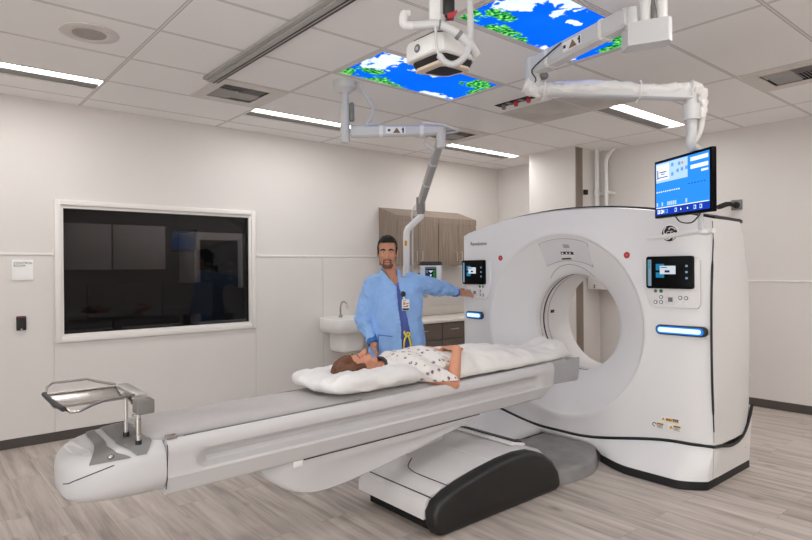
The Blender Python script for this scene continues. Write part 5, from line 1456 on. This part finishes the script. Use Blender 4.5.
# hair
bm = bmesh.new()
ell(bm, HC + V((-.045, 0, -.006)), .108, .086, .100, 24)
ell(bm, HC + V((-.010, 0, -.042)), .10, .084, .062, 20)
ell(bm, HC + V((.02, -.055, -.045)), .07, .035, .038, 16); ell(bm, HC + V((.02, .055, -.045)), .07, .035, .038, 16)
ell(bm, HC + V((-.02, -.072, .01)), .055, .018, .05, 14); ell(bm, HC + V((-.02, .072, .01)), .055, .018, .05, 14)
hb = remesh(bm, .006, 4, .5); wrinkle(hb, .010, 26, (.35, 1, 1), 5)
# keep the face clear
bmesh.ops.delete(hb, geom=[f for f in hb.faces if (f.calc_center_median().z > HC.z + .052 and f.calc_center_median().x > HC.x - .045)], context='FACES')
obj('hair', hb, 'hairbrown', pr, 0)
for s in (-1, 1):
    bm = bmesh.new(); tube(bm, smoothpath([HC + V((.000, s * .016, .0905)), HC + V((-.004, s * .032, .086)), HC + V((.002, s * .048, .074))], 4), [.0030] * 8 + [.002], 6); obj('eyebrow', bm, 'hairbrown', pr)
    bm = bmesh.new(); tube(bm, smoothpath([HC + V((.028, s * .016, .079)), HC + V((.031, s * .029, .0785)), HC + V((.028, s * .041, .070))], 4), .0018, 6); obj('eyelash', bm, 'hairblack', pr)
bm = bmesh.new(); tube(bm, smoothpath([HC + V((.098, -.018, .080)), HC + V((.0985, 0, .0855)), HC + V((.098, .018, .080))], 4), .0022, 6); obj('mouth', bm, mat('lip_pink', (168, 92, 84), .5), pr)
# gown
bm = bmesh.new()
for x, w, h, zc in ((2.205, .165, .062, .850), (2.30, .205, .088, .853), (2.42, .20, .098, .858), (2.54, .185, .080, .848), (2.66, .175, .060, .836)):
    ell(bm, (x, 2.74, zc), .13, w, h, 20)
ell(bm, (2.135, 2.74, .865), .05, .10, .052, 16)
chain(bm, [NS, NS.lerp(NE, .55), NS.lerp(NE, .93)], [.068, .062, .060]); chain(bm, [FS, FS.lerp(FE, .85)], [.066, .058])
gb = remesh(bm, .007, 5, .5)
wrinkle(gb, .012, 9, (1, 1, 1), 2); wrinkle(gb, .007, 22, (1, 1.4, 1), 4)
for v in gb.verts: v.co.z = max(v.co.z, MT + .002)
kill = []
for f in gb.faces:
    c = f.calc_center_median()
    if (c - NE).length < .050 or (c - (HC + V((.18, 0, .0)))).length < .045: kill.append(f)
    elif c.x < 2.135 and abs(c.y - 2.74) < .05: kill.append(f)
bmesh.ops.delete(gb, geom=kill, context='FACES')
obj('gown', gb, 'gown', pr, 0)
bm = bmesh.new(); tube(bm, smoothpath([HC + V((.165, -.066, .0)), HC + V((.175, -.058, .030)), HC + V((.185, -.02, .050)), HC + V((.185, .03, .05))], 5), .010, 8); obj('gown_neckband', bm, 'ink', pr)

# white sheet over the legs
HS = [(2.50, .135), (2.60, .142), (2.80, .140), (3.0, .130), (3.2, .106), (3.36, .090), (3.48, .078), (3.56, .082), (3.64, .108), (3.70, .120), (3.735, .116), (3.765, .06), (3.785, .012)]
bm = bmesh.new(); G = []; nx, ny = 130, 70
for i in range(nx + 1):
    f = i / nx; row = []
    for j in range(ny + 1):
        g = 2 * j / ny - 1
        x0 = 2.455 + .02 * (g + 1) + .02 * math.sin(g * 3) + .085 * sstep(.25, .9, -g)      # slanting upper hem
        x = lerp(x0, 3.785, f)
        h = cosi(x, HS); wd_ = interp(x, [(2.5, .232), (3.0, .225), (3.4, .205), (3.6, .19), (3.785, .17)])
        y = 2.735 + g * wd_
        sh = max(0, 1 - abs(g) ** 3.2) ** .7
        z = MT - .018 + .012 + (h + .012) * sh + .008 * sstep(.8, 1, abs(g))
        fold = .014 * noise.noise(V((x * 7 + g * 2.2, g * 2.6 - x * 2, 1.3))) + .010 * noise.noise(V((x * 17 + g * 5, g * 5, 4.1)))
        leg = .022 * math.exp(-(g / .16) ** 2) * sstep(2.95, 3.3, x)
        z += fold * (.4 + .6 * sh) - leg * .8
        y += .016 * noise.noise(V((x * 9, g, 7.7)))
        row.append(bm.verts.new((x, y, max(z, MT - .006))))
    G.append(row)
for a, b in zip(G, G[1:]): bridge(bm, a, b, False)
sh_ = obj('bed_sheet', bm, 'linen', None, 0, at=(3.1, 2.735, MT))
md = sh_.modifiers.new('t', 'SOLIDIFY'); md.thickness = .004; md.offset = 1
tag(sh_, "white sheet draped over the lying patient's legs", 'sheet')

# ================================================================== STANDING MAN
MB_ = V((3.104, 3.792, 0)); ml = V((.764, -.645, 0)); mf = V((-.645, -.764, 0))   # his left, his front
def MP(a, b, z): return MB_ + ml * a + mf * b + V((0, 0, z))
ax = (ml, mf * -1, V((0, 0, 1)))
mn = thing('person', 'standing man in a blue jacket reaching to the scanner controls', 'person', MB_)
hc = MP(-.074, .035, 1.572)
def hp_(a, b, c): return hc + ml * a + mf * b + V((0, 0, c))
bm = bmesh.new()
ell(bm, hp_(0, -.015, .028), .077, .098, .100, 24, ax)
ell(bm, hp_(0, .020, -.030), .068, .080, .092, 22, ax)
ell(bm, hp_(0, .035, -.098), .048, .052, .042, 16, ax)
ell(bm, hp_(0, .068, -.118), .024, .020, .020, 12, ax)
chain(bm, [hp_(0, .088, .004), hp_(0, .103, -.028), hp_(0, .113, -.048)], [.010, .0115, .013], 12)
for s in (-1, 1):
    ell(bm, hp_(s * .014, .098, -.050), .010, .009, .009, 8, ax)
    ell(bm, hp_(s * .042, .062, -.028), .024, .024, .026, 12, ax)
    ell(bm, hp_(s * .031, .078, -.005), .015, .010, .009, 10, ax)
    ell(bm, hp_(s * .078, -.010, -.008), .010, .022, .034, 12, ax)
ell(bm, hp_(0, .082, .014), .052, .013, .014, 14, ax)
ell(bm, hp_(0, .094, -.080), .022, .010, .008, 12, ax); ell(bm, hp_(0, .090, -.093), .020, .010, .009, 12, ax)
chain(bm, [hp_(0, -.02, -.08), MP(-.052, -.0, 1.42), MP(-.035, -.01, 1.36)], [.056, .056, .056])
TOR = [(1.38, .07, .06, -.03), (1.34, .15, .08, -.025), (1.29, .19, .10, -.02), (1.18, .18, .11, -.01), (1.05, .165, .105, 0), (.95, .16, .10, 0), (.86, .17, .11, 0)]
def tloft(bm, prof, grow=0., n=28, step=.03):
    prof = sorted(prof); z = prof[0][0]; rings = []
    while z <= prof[-1][0] + 1e-6:
        w = interp(z, [(p[0], p[1]) for p in prof]) + grow; d = interp(z, [(p[0], p[2]) for p in prof]) + grow; b = interp(z, [(p[0], p[3]) for p in prof])
        rings.append([MP(w * math.copysign(abs(math.cos(2 * PI * k / n)) ** .8, math.cos(2 * PI * k / n)), b + d * math.copysign(abs(math.sin(2 * PI * k / n)) ** .9, math.sin(2 * PI * k / n)), z) for k in range(n)]); z += step
    loft(bm, rings)
def torso(bm, grow, top=9, bottom=0):
    tloft(bm, [q for q in TOR if bottom <= q[0] <= top], grow)
torso(bm, 0)
# legs and shoes' ankles
for s in (-1, 1): chain(bm, [MP(s * .09, 0, .84), MP(s * .10, .01, .47), MP(s * .10, -.02, .10)], [.085, .058, .042])
RS, RE, RW = MP(-.20, .0, 1.30), MP(-.275, .015, 1.02), MP(-.185, .16, .825)
LS, LE, LW = MP(.195, -.05, 1.315), MP(.385, -.255, 1.262), V((3.795, 3.765, 1.212))
chain(bm, [RS, RE, RW], [.058, .044, .029]); chain(bm, [LS, LE, LW], [.056, .043, .028])
hand(bm, RW + (RW - RE).normalized() * .01, (RW - RE) + V((0, 0, -.05)), ml * .8 + mf * .2, mf * 1.0 + V((0, 0, .3)), .18, .35, .1)
hand(bm, LW, V((3.935, 3.715, 1.205)) - LW, (.75, .2, -.55), (.1, .3, .9), .18, .26, .2)
bd = remesh(bm, .0055, 3, .45)
mbody = obj('body', bd, 'skin', mn, 0)
# face
for s in (-1, 1):
    bm = bmesh.new(); ell(bm, hp_(s * .031, .0835, -.006), .0105, .006, .0042, 12, ax); e_ = obj('eye', bm, 'plasticgrey', mn)
    bm = bmesh.new(); ell(bm, hp_(s * .031, .0885, -.006), .0055, .003, .0045, 10, ax); obj('iris', bm, 'hairblack', e_)
    bm = bmesh.new(); tube(bm, smoothpath([hp_(s * .013, .097, .012), hp_(s * .032, .094, .019), hp_(s * .054, .078, .012)], 4), [.0062] * 5 + [.006, .005, .0045, .004], 6); obj('eyebrow', bm, 'hairblack', mn)
bm = bmesh.new(); tube(bm, smoothpath([hp_(-.024, .094, -.087), hp_(0, .102, -.0865), hp_(.024, .094, -.087)], 4), .0035, 6); obj('mouth', bm, mat('lip_brown', (140, 78, 72), .5), mn)
# short beard and moustache, cap of black hair: thin shells taken from head forms
bm = bmesh.new()
ell(bm, hp_(0, .0215, -.030), .0692, .0812, .0932, 40, ax); ell(bm, hp_(0, .0355, -.098), .0496, .0535, .0435, 30, ax); ell(bm, hp_(0, .068, -.118), .0256, .0216, .0216, 20, ax)
bb = remesh(bm, .004, 3, .4); kill = []
for f in bb.faces:
    c = f.calc_center_median() - hc; a, b, z = c.dot(ml), c.dot(mf), c.z
    jaw = z < -.080 + .04 * sstep(.075, .01, b) and b > .02
    mous = -.082 < z < -.062 and abs(a) < .034 and b > .05
    lip = abs(a) < .024 and -.100 < z < -.080 and b > .05
    cheek = z > -.098 and abs(a) > .036
    if not (jaw or mous) or lip or cheek or z < -.135: kill.append(f)
bmesh.ops.delete(bb, geom=kill, context='FACES'); obj('beard', bb, mat('stubble_brown', (112, 78, 66), .8, var=.3, scale=90), mn, 0)
bm = bmesh.new()
ell(bm, hp_(0, -.020, .036), .085, .106, .108, 30, ax); ell(bm, hp_(.0, .035, .098), .062, .060, .036, 20, ax); ell(bm, hp_(0, -.06, -.02), .078, .06, .085, 24, ax)
hb = remesh(bm, .005, 3, .4); wrinkle(hb, .006, 40, (1, 1, .3), 2); kill = []
for f in hb.faces:
    c = f.calc_center_median() - hc; a, b, z = c.dot(ml), c.dot(mf), c.z
    if z < lerp(.075, -.02, sstep(.05, .0, b)) and b > -.0: kill.append(f)
    elif z < -.005 and b > -.035: kill.append(f)
    elif z < -.085: kill.append(f)
bmesh.ops.delete(hb, geom=kill, context='FACES'); obj('hair', hb, 'hairblack', mn, 0)
for s in (-1, 1):   # sideburns
    bm = bmesh.new(); ell(bm, hp_(s * .0735, .018, .012), .006, .014, .034, 12, ax); obj('sideburn', bm, 'hairblack', mn)
# scrub top with V neck, scrub trousers
bm = bmesh.new(); torso(bm, .008, 1.36)
sb = remesh(bm, .007, 4, .5); kill = []
for f in sb.faces:
    c = f.calc_center_median() - MB_; a, b, z = c.dot(ml), c.dot(mf), c.z
    if z < .80: kill.append(f)
    elif b > .0 and z > 1.28 and abs(a + .02) < .075 * (z - 1.28) / .10: kill.append(f)
    elif z > 1.395: kill.append(f)
bmesh.ops.delete(sb, geom=kill, context='FACES'); obj('scrub_top', sb, 'scrub', mn, 0)
bm = bmesh.new(); ell(bm, MP(0, 0, .86), .185, .125, .10, 20, ax)
for s in (-1, 1): chain(bm, [MP(s * .095, 0, .82), MP(s * .105, .01, .47), MP(s * .105, -.015, .09)], [.105, .085, .075])
pb_ = remesh(bm, .008, 4, .5); wrinkle(pb_, .010, 7, (1, 1, .5), 3)
bmesh.ops.delete(pb_, geom=[f for f in pb_.faces if f.calc_center_median().z < .06], context='FACES'); obj('scrub_trousers', pb_, 'scrub', mn, 0)
for s in (-1, 1):
    bm = bmesh.new(); ell(bm, MP(s * .11, .055, .045), .048, .135, .045, 18, ax); sb_ = remesh(bm, .008, 2, .5)
    for v in sb_.verts: v.co.z = max(0, v.co.z)
    obj('shoe', sb_, 'black', mn, 0)
# jacket: body with open front, long sleeves, knit cuffs
bm = bmesh.new(); torso(bm, .030, 1.36)
tloft(bm, [(.58, .245, .178, 0), (.74, .238, .172, 0), (.86, .226, .160, 0), (.98, .212, .148, 0), (1.10, .205, .140, -.005), (1.22, .212, .138, -.012), (1.29, .215, .13, -.02), (1.352, .17, .105, -.025), (1.385, .115, .088, -.025)])
chain(bm, [MP(-.05, -.022, 1.35), MP(-.066, -.012, 1.44)], [.100, .080])
jr = lambda a, b, f: a.lerp(b, f)
chain(bm, [MP(-.12, -.01, 1.325), RS + V((0, 0, -.01)), jr(RS, RE, .5), RE, jr(RE, RW, .45), jr(RE, RW, .68)], [.080, .082, .078, .074, .068, .055])
chain(bm, [MP(.12, -.03, 1.325), LS, jr(LS, LE, .5), LE, jr(LE, LW, .4), jr(LE, LW, .72)], [.078, .080, .073, .068, .060, .046])
jb = remesh(bm, .0075, 5, .5)
def jw(c):
    return 1
wrinkle(jb, .024, 8, (1, 1, .8), 11)
wrinkle(jb, .020, 17, (1, 1, 1.1), 5, lambda c: 1 if ((c - MB_).dot(ml) > .2 and c.z > 1.1) or (c - MB_).dot(ml) < -.19 else .35)
kill = []
for f in jb.faces:
    c = f.calc_center_median() - MB_; a, b, z = c.dot(ml), c.dot(mf), c.z
    if z < .62: kill.append(f); continue
    if z > 1.434: kill.append(f); continue
    if b > -.02 and abs(a) < .2:
        # V neck down to 1.305, then a narrow opening that widens to the hem; it leans to his left
        l_, r_ = interp(z, [(.62, .035), (.80, .040), (1.0, .030), (1.15, .010), (1.29, .0), (1.36, -.065), (1.44, -.135)]), interp(z, [(.62, .135), (.80, .125), (1.0, .095), (1.15, .060), (1.28, .022), (1.36, .012), (1.44, .004)])
        if l_ < a < r_: kill.append(f)
bmesh.ops.delete(jb, geom=kill, context='FACES')
jk = obj('jacket', jb, 'jacket', mn, 0); md = jk.modifiers.new('s', 'SOLIDIFY'); md.thickness = .004; md.offset = -1
for A_, B_, f0_, f1_, r in ((RE, RW, .64, .95, .048), (LE, LW, .70, .94, .041)):
    bm = bmesh.new(); tube(bm, [jr(A_, B_, f0_ + (f1_ - f0_) * k / 5) for k in range(6)], [r * .98, r * 1.06, r * 1.03, r, r * .95, r * .88], 20, cap=False)
    ck = obj('cuff', bm, 'cuff', mn, 0); md = ck.modifiers.new('s', 'SOLIDIFY'); md.thickness = .003; md.offset = -1
# snaps, drawstring, badge
bm = bmesh.new()
dsx = .085
tube(bm, smoothpath([MP(dsx - .02, .145, .90), MP(dsx + .005, .155, .925), MP(dsx + .02, .155, .905), MP(dsx, .155, .895), MP(dsx - .025, .155, .92), MP(dsx - .02, .15, .935)], 5), .007, 6)
tube(bm, smoothpath([MP(dsx - .005, .155, .905), MP(dsx - .025, .157, .86), MP(dsx - .03, .155, .80)], 4), .008, 6)
tube(bm, smoothpath([MP(dsx + .005, .155, .905), MP(dsx + .022, .157, .85), MP(dsx + .030, .155, .785)], 4), .008, 6)
obj('drawstring', bm, 'yellow', mn)
bm = bmesh.new(); tube(bm, [MP(.052, .152, 1.245), MP(.052, .158, 1.22)], .018, 12); ell(bm, MP(.052, .157, 1.232), .019, .010, .024, 12, ax); bg = obj('badge_reel', bm, 'black', mn)
bpl = Pl(MP(.072, .158, 1.145), ml, (0, 0, 1)); bpl = Pl(bpl.o, ml + mf * -.15, (0.0, 0, 1))
bm = bmesh.new(); tube(bm, [MP(.055, .157, 1.21), MP(.068, .160, 1.185)], .006, 6); bpl.slab(bm, -.030, -.045, .030, .045, 0, .003, 0, .004); bc = obj('badge_card', bm, 'paper', bg)
bm = bmesh.new(); bpl.q(bm, -.026, -.042, .026, -.026, .004, 0); bpl.q(bm, -.020, .0, -.002, .022, .004, 1); bpl.q(bm, .004, .008, .024, .014, .004, 0); bpl.q(bm, .004, -.008, .022, .0, .004, 2); bpl.q(bm, -.022, -.016, .020, -.010, .004, 0); bpl.q(bm, -.02, .03, .0, .038, .004, 2)
obj('badge_print', bm, [M['ink'], M['skin'], M['orange']], bc)
for z in (1.16, 1.04, .93):
    bm = bmesh.new(); a = interp(z, [(.8, .030), (1.0, .020), (1.15, .0)]); ell(bm, MP(a - .012, .150 if z > 1.0 else .158, z), .006, .005, .006, 8, ax); obj('snap', bm, 'steel', jk)
# patch pocket on his right front
bm = bmesh.new()
obj_pts = [(-.135, .90), (-.03, .90)]
tube(bm, [MP(-.150, .138, .905), MP(-.09, .162, .900), MP(-.035, .172, .895)], .0035, 6); tube(bm, [MP(-.150, .138, .905), MP(-.150, .142, .76)], .003, 6); obj('pocket_edge', bm, 'cuff', jk)
